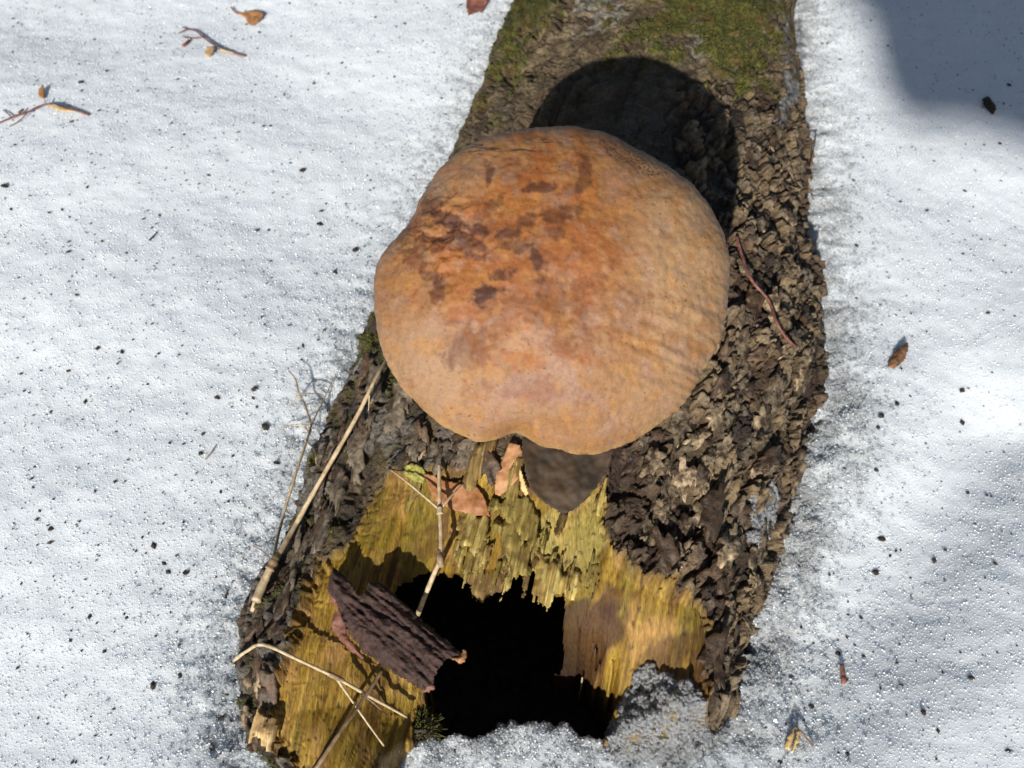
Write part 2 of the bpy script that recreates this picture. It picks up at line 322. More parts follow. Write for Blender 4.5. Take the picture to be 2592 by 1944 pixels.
# in front of the hollow the wood dives under the snow
F_W = np.concatenate([Lw[Lw[:, 1] < 0.9][:, :2], Lw[-1:, :2], Rw[-1:, :2], Rw[Rw[:, 1] > 0.17][::-1][:, :2], FR])
F_W = np.concatenate([np.stack([_l, _ys], -1)[(_ys > 0.105) & (_ys < 1.3)], np.stack([_r, _ys], -1)[(_ys > 0.178) & (_ys < 1.3)][::-1], FR])
sdF = sdpoly(X0[:330], Y[:330], F_W)
P[:330, :, 2] -= sstep(0.002, 0.016, sdF) * 0.09 * (X0[:330] > -0.055)
P[..., 2] -= sstep(0.120, 0.088, Y + 0.006 * fbm(X0 * 120, Y * 60, 3, 83)) * 0.14     # ragged near end, sunk in the snow
LOGP = P
# colours (alpha = wet)
col = np.zeros(P.shape[:2] + (3,), np.float32)
col[:] = (0.088, 0.060, 0.034)
n_a = fbm(aa * 70, cc * 90, 4, 91); n_b = fbm(aa * 20, cc * 24, 3, 93)
col = mixc(col, (0.19, 0.142, 0.080), sstep(-0.25, 0.5, n_a) * (0.3 + 0.7 * sstep(0.46, 0.62, Y)))
col = mixc(col, (0.030, 0.021, 0.015), rough_r * sstep(0.6, 0.25, cid) * 0.9)
col = mixc(col, (0.27, 0.19, 0.105), rough_r * sstep(0.62, 0.75, cid) * sstep(0.1, 0.3, f2 - f1) * (0.5 + 0.5 * sstep(-.2, .3, n_a)))
col = mixc(col, (0.21, 0.165, 0.11), rough_r * (gid > 0.7) * plate2 * 0.7)
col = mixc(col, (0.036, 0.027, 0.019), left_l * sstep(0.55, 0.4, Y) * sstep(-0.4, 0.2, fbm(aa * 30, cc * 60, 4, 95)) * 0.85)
col = mixc(col, (0.17, 0.15, 0.125), far_s * sstep(0.55, 0.4, Y) * (cid > 0.6) * plate * 0.75)
col = mixc(col, (0.055, 0.026, 0.018), rough_r * sstep(0.1, 0.5, n_b) * 0.5)
col = mixc(col, (0.26, 0.235, 0.20), np.clip(greyp, 0, 1) * 0.85)
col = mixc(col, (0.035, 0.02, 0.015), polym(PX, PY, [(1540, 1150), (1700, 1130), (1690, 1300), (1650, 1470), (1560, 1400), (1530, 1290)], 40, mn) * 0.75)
mcol = mixc(mixc(np.broadcast_to(C3(0.052, 0.052, 0.010), col.shape).copy(), (0.105, 0.098, 0.016), sstep(-.1, .6, fbm(aa * 130, cc * 130, 4, 97))), (0.10, 0.062, 0.015), sstep(0, .6, fbm(aa * 60, cc * 60, 3, 99)))
col = col + (mcol - col) * np.clip(moss * 1.1, 0, 1)[..., None]
wet = np.clip(0.25 + rough_r * 0.5 * sstep(0.1, -0.3, n_b) + 0.5 * sstep(0.35, 0.2, Y), 0, 1)
# wood colours
wc = np.zeros_like(col); wc[:] = (0.25, 0.145, 0.020)
wc = mixc(wc, (0.40, 0.265, 0.045), sstep(-0.1, 0.7, fib) * 0.75)
wc = mixc(wc, (0.10, 0.052, 0.014), sstep(-0.1, -0.75, fib) * 0.8)
wc = mixc(wc, (0.36, 0.20, 0.060), sstep(0.05, 0.6, fbm(X0 * 75, Y * 60, 4, 101)) * 0.75)
wc = mixc(wc, (0.15, 0.12, 0.014), sstep(0.1, 0.5, fbm(cr * 80, al * 16, 3, 103)) * 0.6)
wc = mixc(wc, (0.11, 0.05, 0.018), sstep(0.1, 0.6, fbm(X0 * 60 + 9, Y * 50, 4, 105)) * (0.75 - 0.4 * sstep(-0.2, -0.6, ct)))
wc = mixc(wc, (0.42, 0.35, 0.11), polym(PX, PY, [(1330, 1300), (1530, 1230), (1530, 1350), (1500, 1470), (1400, 1420), (1330, 1380)], 40, mn) * 0.55)
wc = mixc(wc, (0.045, 0.018, 0.009), polym(PX, PY, [(1380, 1470), (1560, 1470), (1560, 1540), (1500, 1590), (1510, 1680), (1390, 1680)], 34, mn * 1.2) * 0.85)  # wet brown right wall; colour also darkened for the shadow over it
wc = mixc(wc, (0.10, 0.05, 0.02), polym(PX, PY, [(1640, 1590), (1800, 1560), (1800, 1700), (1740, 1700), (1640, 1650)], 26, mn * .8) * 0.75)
wc = mixc(wc, (0.06, 0.035, 0.02), sstep(0.55, 0.75, fbm(X0 * 420, Y * 300, 2, 107)) * 0.8)
wc = mixc(wc, (0.10, 0.055, 0.02), sstep(0.004, 0.0, wd) * 0.6)
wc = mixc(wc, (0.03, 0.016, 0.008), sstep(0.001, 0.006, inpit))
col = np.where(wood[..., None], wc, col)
wet = np.where(wood, np.clip(0.35 + fbm(X0 * 50, Y * 50, 3, 109), 0, 1), wet)
colA = np.concatenate([col, wet[..., None].astype(np.float32)], -1)

log = tag(empty('fallen_log', (0.05, 0.45, -0.11)), 'hollow mossy fallen log half sunk in the snow, its near end broken open', 'log')
F = gridfaces(ny, nx)
fw = wood.ravel()[F].sum(1) >= 2
gone = (inpit.ravel()[F].min(1) > (0.0004 + 0.0070 * sstep(1480, 1560, PY)).ravel()[F].max(1))
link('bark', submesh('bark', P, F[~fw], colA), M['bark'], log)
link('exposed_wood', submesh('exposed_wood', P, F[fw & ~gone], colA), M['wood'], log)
# underside of the log, closing the tube below the snow
yb = np.linspace(0.115, 1.45, 60); tb = np.linspace(R_(205), R_(335), 40); YB, TB = np.meshgrid(yb, tb, indexing='ij'); cb, hb = log_c(YB)
VB = np.stack([cb + hb * np.cos(TB), YB, log_h(YB) * 1.2 * np.sin(TB) * np.where(np.abs(np.sin(TB)) > .45, 1.15, 1)], -1)
link('underside', npmesh('underside', VB, gridfaces(60, 40)), M['plate_dark'], log)
# the hollow: inner wall of the tube running back inside the log
yb = np.linspace(0.10, 0.60, 70); tb = np.linspace(0, 2 * np.pi, 73)[:-1]; YB, TB = np.meshgrid(yb, tb, indexing='ij'); cb, hb = log_c(YB)
rn = 1 + 0.10 * fbm(np.cos(TB) * 3 + 9, np.sin(TB) * 3 + YB * 12, 3, 121)
taper = 1 - 0.9 * sstep(0.45, 0.60, YB)
VB = np.stack([cb + (hb - 0.022) * np.cos(TB) * rn * taper, YB, -0.035 + np.where(np.sin(TB) > 0, 0.048 + 0.022 * sstep(.25, .36, YB), 0.075) * np.sin(TB) * rn * taper], -1)
keep = ~((VB[..., 2] > -0.035) & (YB < 0.262))
FB = gridfaces(70, 72, True); FB = FB[keep.ravel()[FB].sum(1) >= 3]
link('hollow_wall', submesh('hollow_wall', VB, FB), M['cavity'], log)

# lookups on the finished sheet
_yyi = np.arange(ny)
def log_ij(x, y):
    c, hw = log_c(y); t = np.clip((x - c) / hw, -1, 1); a = np.arccos(t)
    j = np.clip(np.round(np.interp(y, yy, _yyi)).astype(int), 1, ny - 2); i = np.clip(np.round((th[0] - a) / (th[0] - th[-1]) * (nx - 1)).astype(int), 1, nx - 2)
    return j, i
def log_top(x, y):
    x = np.asarray(x, float); y = np.asarray(y, float); c, hw = log_c(y); j, i = log_ij(x, y)
    z = LOGP[j, i, 2]; z = np.where(inpit[j, i] > 0.006, -0.10, z); return np.where(np.abs(x - c) < hw, z, -1.0)
def log_frame(x, y, s=6):
    j, i = log_ij(np.asarray(x, float), np.asarray(y, float)); j = int(np.clip(j, s, ny - s - 1)); i = int(np.clip(i, s, nx - s - 1))
    p = LOGP[j, i]; a = LOGP[j + s, i] - LOGP[j - s, i]; b_ = LOGP[j, i + s] - LOGP[j, i - s]
    n = np.cross(b_, a); n /= np.linalg.norm(n) + 1e-12
    if n[2] < 0: n = -n
    return Vector(p), Vector(n)

# ------------------------------------------------------------------ snow
def axis_grid(a, b, step, out, n):
    core = np.arange(a, b, step); g = step * (np.geomspace(1, out / step, n)); g = np.cumsum(g * out / g.sum())
    return np.concatenate([a - g[::-1], core, core[-1] + g])
sx = axis_grid(-0.47, 0.47, 0.0018, 60, 34); sy = axis_grid(0.085, 0.84, 0.0018, 60, 34)
SX, SY = np.meshgrid(sx, sy)
VAL = onz(*np.array([(2520, 1080), (2250, 1450), (2050, 1650), (1900, 1800)], float).T)
def snow_z(x, y, detail=True):
    near = np.exp(-((x / 1.5) ** 2 + ((y - .4) / 1.5) ** 2))
    z = 0.010 * perlin(x * 3.1 + 4, y * 3.1, 201) + 0.004 * perlin(x * 9, y * 9, 203) + 0.15 * (1 - near) * perlin(x * .35, y * .35, 205)
    z = z - 0.002
    dv = np.full(np.shape(x), 9.0)
    for k in range(3):
        ax_, ay_ = VAL[k, :2]; bx_, by_ = VAL[k + 1, :2]; ex, ey = bx_ - ax_, by_ - ay_
        t = np.clip(((x - ax_) * ex + (y - ay_) * ey) / (ex * ex + ey * ey), 0, 1); dv = np.minimum(dv, np.hypot(x - ax_ - t * ex, y - ay_ - t * ey))
    z = z - 0.013 * np.exp(-(dv / 0.035) ** 2)
    sd = sdpoly(x, y, F_W) if detail else None
    return z, sd
cx0, cx1, cy0, cy1 = 34, len(sx) - 34, 34, len(sy) - 34
SZ, SD = snow_z(SX, SY)
SDn = SD + 0.0035 * fbm(SX * 110, SY * 110, 4, 211) + 0.006 * (SX > 0.06) * fbm(SX * 38, SY * 38, 3, 213) * (SY > 0.2)
front = sstep(0.205, 0.18, SY) * (SX > -0.06) * (SX < 0.12)
damp = np.exp(-np.clip(SD, 0, None) / 0.05); SZ = SZ * (1 - 0.75 * damp)
SZ = SZ - 0.007 * np.exp(-(np.clip(SDn, 0, None) / 0.022) ** 2) * (1 - front) - 0.001 * front
SZ = SZ - 0.20 * sstep(0.000, -0.016, SDn - 0.002)
core = (np.abs(SX) < 0.5) & (SY > 0.06) & (SY < 0.9)
gr = fbm(SX * 240, SY * 240, 3, 215)
SZ = SZ + np.where(core, 0.0002 * gr + 0.0006 * fbm(SX * 45, SY * 45, 3, 219) + 0.0016 * np.exp(-np.clip(SD, 0, None) / 0.02) * fbm(SX * 75, SY * 75, 3, 217), 0)
scol = np.zeros(SX.shape + (3,), np.float32); scol[:] = (0.80, 0.835, 0.86)
soak = np.exp(-np.clip(SDn, 0, None) / 0.014) * (0.55 + 0.45 * (SX > 0.05))
soak = np.clip(soak * (0.75 + 0.9 * fbm(SX * 90, SY * 90, 4, 221)), 0, 1)
soak = np.maximum(soak, 0.75 * np.exp(-(np.clip(SD, 0, None) / 0.03) ** 2) * sstep(-0.1, 0.4, fbm(SX * 45, SY * 45, 4, 223)) * (SX > 0.05))
scol = mixc(scol, (0.16, 0.14, 0.12), soak * 0.85)
snow = link('snow', npmesh('snow', np.stack([SX, SY, SZ], -1), gridfaces(len(sy), len(sx)), True, scol), M['snow']); tag(snow, 'sunlit granular old snow around the log', kind='structure')
snow['category'] = 'snow'
def snow_at(x, y):
    fx = np.interp(x, sx, np.arange(len(sx))); fy = np.interp(y, sy, np.arange(len(sy)))
    i = np.clip(np.round(fx).astype(int), 0, len(sx) - 1); j = np.clip(np.round(fy).astype(int), 0, len(sy) - 1); return SZ[j, i]
def ground(x, y):
    g = np.maximum(snow_at(x, y), log_top(x, y)); m_ = g < -0.012
    if np.any(m_):
        g = np.array(g); open_ = sdpoly(np.asarray(x)[m_], np.asarray(y)[m_], PIT_W) < 0.002
        g[m_] = np.where(open_, g[m_], -0.004)
    return g
# distance from the camera to the displaced log sheet, for finding the surface that faces a measured point
_BS = 6; _zx, _zy = project(LOGP); _zb = np.full((420, 480), 9.0); _vis = (inpit < 0.006) & (_zx > 0) & (_zx < 480 * _BS) & (_zy > 0) & (_zy < 420 * _BS) & (LOGP[..., 2] > -0.01)
np.minimum.at(_zb, ((_zy[_vis] // _BS).astype(int), (_zx[_vis] // _BS).astype(int)), np.linalg.norm(LOGP[_vis] - np.array([0, 0, CAM_H]), axis=1))
def hit(px, py):
    px, py = np.atleast_1d(px).astype(float), np.atleast_1d(py).astype(float); out = []
    for p, x, y in zip(march(px, py, ground), px, py):
        v = p - np.array([0, 0, CAM_H]); d = np.linalg.norm(v)
        if 0 <= x < 480 * _BS and 0 <= y < 420 * _BS:
            z = _zb[int(y // _BS), int(x // _BS)]
            if z < d - 0.002: p = np.array([0, 0, CAM_H]) + v / d * z
        out.append(Vector(p))
    return out

# ice grains lying on the snow (geometry nodes instances on a copy of the visible patch)
dens = np.clip(0.55 + 0.6 * np.exp(-np.clip(SD, 0, None) / 0.03), 0, 1) * sstep(-0.012, -0.004, SDn) * np.where(core, 1, 0)
dens_ice = np.clip(np.exp(-np.clip(SDn, 0, None) / 0.016) * 1.1 + 1.2 * soak, 0, 1) * sstep(-0.012, -0.004, SDn) * np.where(core, 1, 0) * (SD < 0.07)
dens = dens * (1 - 0.85 * soak)
sub = np.zeros(SX.shape, bool); sub[cy0 - 1:cy1 + 1, cx0 - 1:cx1 + 1] = True
FS0 = gridfaces(len(sy), len(sx)); FS0 = FS0[sub.ravel()[FS0].all(1)]
def scatter(name, label, dn, density, rmin, rmax, mat, sub_=1, on=None):
    bmg = bpy.data.meshes.new('grain_shape'); tmp = bmesh.new(); bmesh.ops.create_icosphere(tmp, subdivisions=sub_, radius=1.0)
    for v in tmp.verts: v.co *= random.uniform(0.72, 1.2) if sub_ == 1 else random.uniform(0.96, 1.04)
    for f_ in tmp.faces: f_.smooth = sub_ > 1
    tmp.to_mesh(bmg); tmp.free(); bmg.materials.append(mat)
    if on is None:
        FS = FS0[dn.ravel()[FS0].max(1) > 0.01]; uu, inv = np.unique(FS, return_inverse=True)
        gme = npmesh(name, np.stack([SX, SY, SZ], -1).reshape(-1, 3)[uu], inv.reshape(FS.shape)); vals = dn.ravel()[uu].astype(np.float32)
    else:
        gme = npmesh(name, *on); vals = np.ones(len(gme.vertices), np.float32)
    a = gme.attributes.new('dens', 'FLOAT', 'POINT'); a.data.foreach_set('value', vals)
    ob = link(name, gme, mat); tag(ob, label, 'snow grains', kind='stuff')
    gob = bpy.data.objects.new('grain_shape', bmg)
    ng = bpy.data.node_groups.new('scatter', 'GeometryNodeTree')
    ng.interface.new_socket('Geometry', in_out='INPUT', socket_type='NodeSocketGeometry'); ng.interface.new_socket('Geometry', in_out='OUTPUT', socket_type='NodeSocketGeometry')
    gi = ng.nodes.new('NodeGroupInput'); go = ng.nodes.new('NodeGroupOutput')
    dp = ng.nodes.new('GeometryNodeDistributePointsOnFaces'); dp.distribute_method = 'RANDOM'
    na = ng.nodes.new('GeometryNodeInputNamedAttribute'); na.data_type = 'FLOAT'; na.inputs['Name'].default_value = 'dens'
    mu = ng.nodes.new('ShaderNodeMath'); mu.operation = 'MULTIPLY'; mu.inputs[1].default_value = density; ng.links.new(na.outputs[0], mu.inputs[0]); ng.links.new(mu.outputs[0], dp.inputs['Density'])
    ii = ng.nodes.new('GeometryNodeInstanceOnPoints'); oi = ng.nodes.new('GeometryNodeObjectInfo'); oi.inputs['Object'].default_value = gob
    rr = ng.nodes.new('FunctionNodeRandomValue'); rr.data_type = 'FLOAT_VECTOR'; rr.inputs['Max'].default_value = (6.28, 6.28, 6.28)
    rs = ng.nodes.new('FunctionNodeRandomValue'); rs.data_type = 'FLOAT'; rs.inputs[2].default_value = rmin; rs.inputs[3].default_value = rmax
    ng.links.new(gi.outputs[0], dp.inputs['Mesh']); ng.links.new(dp.outputs['Points'], ii.inputs['Points']); ng.links.new(oi.outputs['Geometry'], ii.inputs['Instance'])
    ng.links.new(rr.outputs[0], ii.inputs['Rotation']); ng.links.new(rs.outputs[1], ii.inputs['Scale']); ng.links.new(ii.outputs[0], go.inputs[0])
    md = ob.modifiers.new('grains', 'NODES'); md.node_group = ng
scatter('snow_grains', 'fine white ice grains covering the snow', dens, 900000, 0.00015, 0.0005, M['grain'])
scatter('snow_sparkles', 'scattered bright ice crystals glinting on the snow', dens, 110000, 0.00025, 0.00062, M['sparkle'], 2)
scatter('ice_grains', 'coarse clear ice grains where the snow melts against the log', dens_ice, 500000, 0.0003, 0.0011, M['ice_grain'])

# ------------------------------------------------------------------ shape builders
def spline(pts, n=8):
    pts = [Vector(p) for p in pts]
    if len(pts) < 3:
        return [pts[0].lerp(pts[1], k / n) for k in range(n + 1)]
    out = []
    for k in range(len(pts) - 1):
        p0 = pts[max(k - 1, 0)]; p1 = pts[k]; p2 = pts[k + 1]; p3 = pts[min(k + 2, len(pts) - 1)]
        for q in range(n):
            t = q / n
            out.append(0.5 * ((2 * p1) + (p2 - p0) * t + (2 * p0 - 5 * p1 + 4 * p2 - p3) * t * t + (3 * p1 - p0 - 3 * p2 + p3) * t ** 3))
    out.append(pts[-1]); return out
def tube_mesh(name, pts, r0, r1, n=6, sides=8, rfun=None, wob=0.12):
    pl = spline(pts, n); V = []; m_ = len(pl); up = Vector((0.3, 0.2, 1)).normalized()
    for k, p in enumerate(pl):
        d = (pl[min(k + 1, m_ - 1)] - pl[max(k - 1, 0)]).normalized(); a = d.cross(up).normalized(); b_ = d.cross(a)
        t = k / (m_ - 1); r = (r0 + (r1 - r0) * t) * (1 + random.uniform(-wob, wob))
        if rfun: r *= rfun(t)
        for q in range(sides):
            an = 2 * math.pi * q / sides; V.append(p + a * r * math.cos(an) + b_ * r * math.sin(an))
    F_ = gridfaces(m_, sides, True).tolist(); F_.append(list(range(sides))[::-1]); F_.append([(m_ - 1) * sides + q for q in range(sides)])
    me = bpy.data.meshes.new(name); me.from_pydata(V, [], F_); me.update()
    for p in me.polygons: p.use_smooth = True
    return me
def lift_path(spec):
    """[(px, py, lift)] -> points resting on the ground / log, raised by lift"""
    out = []
    for px, py, lf in spec:
        p = hit(px, py)[0]; v = (Vector((0, 0, CAM_H)) - p).normalized(); out.append(p + v * lf)
    return out
def stem(name, spec, r0, r1, mat, parent=None, **kw):
    r0 *= 0.62; r1 *= 0.62
    return link(name, tube_mesh(name, lift_path(spec), r0, r1, **kw), mat, parent)
def slab_mesh(name, outline, res, thick, hfun=None, edge=0.0, colfun=None, smooth=True, seed=0, ends=0.0):
    """irregular slab in local xy from a 2-D outline; edges ragged by noise; hfun(x, y) lifts both faces; returns mesh"""
    o = np.asarray(outline, float); x0, y0 = o.min(0) - res * 2; x1, y1 = o.max(0) + res * 2
    gx = np.arange(x0, x1, res); gy = np.arange(y0, y1, res); GX, GY = np.meshgrid(gx, gy); sh = GX.shape
    sd = sdpoly(GX, GY, o) + edge * fbm(GX / (edge * 6 + 1e-9), GY / (edge * 6 + 1e-9), 3, 300 + seed)
    if ends: sd = sd + ends * 1.2 * fbm(GX * 170, GY * 18, 4, 340 + seed, .62)
    Fq = gridfaces(*sh); ok = (sd.ravel()[Fq] < 0).all(1); Fq = Fq[ok]
    if len(Fq) == 0: return None
    h = hfun(GX, GY) if hfun else np.zeros(sh)
    th_ = thick * sstep(0, thick * 0.9 + 1e-9, -sd) * 0.5 + thick * 0.12
    top = np.stack([GX, GY, h + th_], -1).reshape(-1, 3); bot = np.stack([GX, GY, h - th_], -1).reshape(-1, 3); n = len(top)
    e = {}
    for f in Fq:
        for k in range(4):
            a_, b_ = int(f[k]), int(f[(k + 1) % 4]); e[(a_, b_)] = 1
    sides = [(b_, a_, a_ + n, b_ + n) for (a_, b_) in e if (b_, a_) not in e]
    V = np.concatenate([top, bot]); FF = np.concatenate([Fq, Fq[:, ::-1] + n, np.array(sides)])
    u, inv = np.unique(FF, return_inverse=True)
    c = None
    if colfun is not None: cc_ = colfun(GX, GY).reshape(-1, 3); c = np.concatenate([cc_, cc_])[u]
    return npmesh(name, V[u], inv.reshape(FF.shape), smooth, c)
def plane_frame(o, n, xdir=Vector((1, 0, 0))):
    n = Vector(n).normalized(); ex = (xdir - n * xdir.dot(n)).normalized(); ey = n.cross(ex)
    return Matrix(((ex.x, ey.x, n.x, o[0]), (ex.y, ey.y, n.y, o[1]), (ex.z, ey.z, n.z, o[2]), (0, 0, 0, 1)))
def px_on_plane(poly, o, n):
    d = ray(*np.array(poly, float).T); C = np.array([0, 0, CAM_H]); n = np.array(n); t = ((np.array(o) - C) @ n) / (d @ n)
    return C + d * t[:, None]
def px_slab(name, poly, mat, thick, lift=0.002, res=0.0006, edge=0.0006, hfun=None, parent=None, normal=None, xdir=None, colfun=None, seed=0, depth_pt=None, ends=0.0):
    """slab whose outline is measured on the surface it lies on, with its own plane fitted to that surface"""
    hs = hit([p[0] for p in poly], [p[1] for p in poly]); A = np.array(hs); c = A.mean(0)
    if normal is None and snow_at(c[0], c[1]) > log_top(c[0], c[1]): normal = (0, -0.15, 1)
    if normal is None:
        u_, s_, vt = np.linalg.svd(A - c); normal = vt[2] if vt[2][2] > 0 else -vt[2]
    normal = np.array(normal, float); normal /= np.linalg.norm(normal)
    if depth_pt is not None: c = np.array(depth_pt)
    c = c + normal * lift
    W = px_on_plane(poly, c, normal); Mx = plane_frame(c, normal, xdir or Vector((1, 0, 0))); Mi = np.array(Mx.inverted())
    loc = W @ Mi[:3, :3].T + Mi[:3, 3]
    me = slab_mesh(name, loc[:, :2], res, thick, hfun, edge, colfun, seed=seed, ends=ends)
    o = bpy.data.objects.new(name, me); COL.objects.link(o); me.materials.append(mat)
    if parent:
        o.parent = parent; o.matrix_parent_inverse = Matrix.Translation(-Vector(parent.location))
    o.matrix_world = Mx
    if parent: o.matrix_basis = Mx
    return o

# ------------------------------------------------------------------ bark flakes, each a piece of its own
def flake_mesh(k, n=22, layers=3):
    r = random.Random(900 + k); bm = bmesh.new(); ang = sorted(2 * math.pi * (q + r.uniform(-.35, .35)) / n for q in range(n))
    rad = [r.uniform(0.55, 1.15) for _ in range(n)]; rings = []
    for (s, z) in ((0.95, -0.30), (1.03, 0.02), (0.92, 0.17), (0.5, 0.20)):
        rings.append([bm.verts.new((math.cos(a) * q * s * 0.62 + r.uniform(-.05, .05), math.sin(a) * q * s + r.uniform(-.05, .05), z + r.uniform(-.10, .10) + 0.16 * math.sin(2 * a + k))) for a, q in zip(ang, rad)])
    for a, b_ in zip(rings, rings[1:]):
        for q in range(n): bm.faces.new((a[q], a[(q + 1) % n], b_[(q + 1) % n], b_[q]))
    t = bm.verts.new((0, 0, 0.22)); 
    for q in range(n): bm.faces.new((rings[-1][q], rings[-1][(q + 1) % n], t))
    return from_bm('bark_flake', bm, True)
flakes = [[flake_mesh(k) for k in range(8)] for _ in range(3)]
fm = [M['plate'], M['plate_grey'], M['plate_dark']]
for s_, m_ in zip(flakes, fm):
    for me in s_: me.materials.append(m_)
AXV = Vector((0.219, 0.976, 0))
def put_flake(kind, px, py, size, asp=1.0, lift=0.0, tilt=0.25, rot=None):
    p = hit(px, py)[0]
    if log_top(p.x, p.y) < snow_at(p.x, p.y): return None
    q, n = log_frame(p.x, p.y, 10)
    n = (n + Vector((random.uniform(-tilt, tilt), random.uniform(-tilt, tilt), random.uniform(-tilt, tilt)))).normalized()
    Mx = plane_frame(q + n * (lift + size * 0.05), n, AXV.cross(n)) @ Matrix.Rotation(random.gauss(0, 0.3) if rot is None else rot, 4, 'Z') @ Matrix.Diagonal((size * random.uniform(.8, 1.2), size * asp, size * random.uniform(0.5, 0.8), 1))
    o = bpy.data.objects.new('bark_flake', random.choice(flakes[kind])); COL.objects.link(o); o.parent = log; o.matrix_parent_inverse = Matrix.Translation(-Vector(log.location)); o.matrix_basis = Mx
    return o
RIGHT = [(1880, 330), (1960, 240), (2050, 330), (2060, 480), (2020, 640), (2080, 800), (2070, 1000), (2010, 1180), (1960, 1330), (1890, 1560), (1850, 1720), (1800, 1700), (1790, 1500), (1660, 1420), (1600, 1250), (1620, 1130), (1720, 1070), (1800, 960), (1850, 820), (1860, 640), (1900, 500)]
cnt = 0
while cnt < 150:
    px, py = random.uniform(1600, 2090), random.uniform(240, 1730)
    if sdpoly(np.array([px]), np.array([py]), RIGHT)[0] > 0: continue
    k = 0 if random.random() < 0.5 else 2
    sz = random.choice((.0028, .0036, .0045, .0055, .0085)) * random.uniform(.8, 1.2) * (0.85 if py < 600 else 1)
    put_flake(k, px, py, sz, random.uniform(1.0, 1.6)); cnt += 1
for px, py, s_, a_ in [(1690, 1270, .011, 1.5), (1640, 1360, .006, 1.1), (1830, 1150, .009, 1.3), (1760, 1110, .008, 1.3), (1880, 880, .010, 1.4), (1960, 990, .011, 1.5), (2000, 870, .010, 1.5), (1930, 1080, .009, 1.2), (1860, 1190, .008, 1.2), (1775, 1290, .007, 1.3), (1850, 1380, .007, 1.5), (1700, 1400, .006, 1.2), (1660, 1180, .007, 1.2), (1875, 1000, .008, 1.2)]:
    put_flake(0, px, py, s_, a_, tilt=.12)
for px, py, s_, a_ in [(930, 1090, .008, 1.9), (860, 1250, .007, 2.2), (905, 1175, .007, 1.8), (1000, 1050, .008, 1.5), (1020, 990, .009, 1.4), (960, 960, .006, 1.6), (1060, 1100, .008, 1.2), (1110, 1150, .008, 1.2), (1050, 1150, .006, 1.1), (830, 1340, .007, 1.8), (790, 1420, .006, 1.6), (1180, 1150, .007, 1.3)]:
    put_flake(1, px, py, s_, a_, tilt=.12, rot=random.gauss(0, .12))
for k in range(46):
    t = random.random(); px = lerp(960, 640, t) + random.uniform(-45, 45); py = lerp(930, 1640, t) + random.uniform(-40, 40)
    put_flake(2 if random.random() < .65 else 1, px, py, random.uniform(.003, .0065), random.uniform(1.3, 2.2), tilt=.2, rot=random.gauss(0, .15))
for k in range(26):
    put_flake(random.choice((0, 1, 2)), random.uniform(1040, 1640), random.uniform(1080, 1180), random.uniform(.003, .006), random.uniform(1, 1.6), tilt=.25)
for k in range(22):
    put_flake(2 if random.random() < .5 else 0, random.uniform(600, 690), random.uniform(1640, 1900), random.uniform(.003, .007), random.uniform(1, 1.6), tilt=.35)

# moss: fine upright shoots on the cushions, too many to count
cand = np.argwhere((moss > 0.5) & (Y < 1.1) & (st > 0)); sel = cand[RNG.integers(0, len(cand), 26000)]
base = LOGP[sel[:, 0], sel[:, 1]] + RNG.normal(0, .0004, (len(sel), 3)); nn = nrm[sel[:, 0], sel[:, 1]]
dirv = nn + RNG.normal(0, .55, nn.shape); dirv /= np.linalg.norm(dirv, axis=1, keepdims=True); ln = RNG.uniform(.0006, .0018, (len(sel), 1))
side = np.cross(dirv, RNG.normal(0, 1, nn.shape)); side /= np.linalg.norm(side, axis=1, keepdims=True) + 1e-9; wdt = RNG.uniform(.00018, .0004, (len(sel), 1))
V = np.stack([base - nn * .0004 - side * wdt, base - nn * .0004 + side * wdt, base + dirv * ln + side * wdt * .2, base + dirv * ln - side * wdt * .2], 1).reshape(-1, 3)
mo = link('moss', npmesh('moss', V, np.arange(len(V)).reshape(-1, 4), False), M['moss'], log); tag(mo, kind='stuff')

# lime lichen crust
o = px_slab('lichen_crust', [(1010, 1195), (1040, 1172), (1072, 1180), (1080, 1215), (1068, 1232), (1030, 1215)], M['lichen'], 0.002, 0.001, 0.0005, 0.0012, hfun=lambda x, y: 0.0009 * fbm(x * 500, y * 500, 3, 401), parent=log, seed=3)

# ------------------------------------------------------------------ ragged broken layers of pale wood hanging over the hollow
def fibre_h(seed, a=0.0014):
    def f(x, y): return a * fbm(x * 420, y * 16, 3, seed) + 0.0012 * fbm(x * 60, y * 40, 3, seed + 5)
    return f
def fibre_col(seed, c1, c2, c3):
    def f(x, y):
        c = np.zeros(x.shape + (3,), np.float32); c[:] = c1
        c = mixc(c, c2, sstep(-.2, .6, fbm(x * 500, y * 18, 3, seed))); c = mixc(c, c3, sstep(.25, .6, fbm(x * 330 + 7, y * 12, 3, seed + 1)) * .9); c = mixc(c, c3, sstep(0.1, .6, fbm(x * 90, y * 60, 4, seed + 3)) * .8)
        return mixc(c, (0.05, 0.03, 0.015), sstep(.6, .75, fbm(x * 600, y * 400, 2, seed + 9)) * .7)
    return f
pale = lambda s: fibre_col(s, (0.30, 0.215, 0.055), (0.50, 0.40, 0.14), (0.17, 0.10, 0.028))
browny = lambda s: fibre_col(s, (0.15, 0.09, 0.03), (0.26, 0.18, 0.06), (0.08, 0.04, 0.018))
olive = lambda s: fibre_col(s, (0.20, 0.145, 0.034), (0.33, 0.255, 0.075), (0.11, 0.065, 0.018))
XD = Vector((0.976, -0.219, 0))
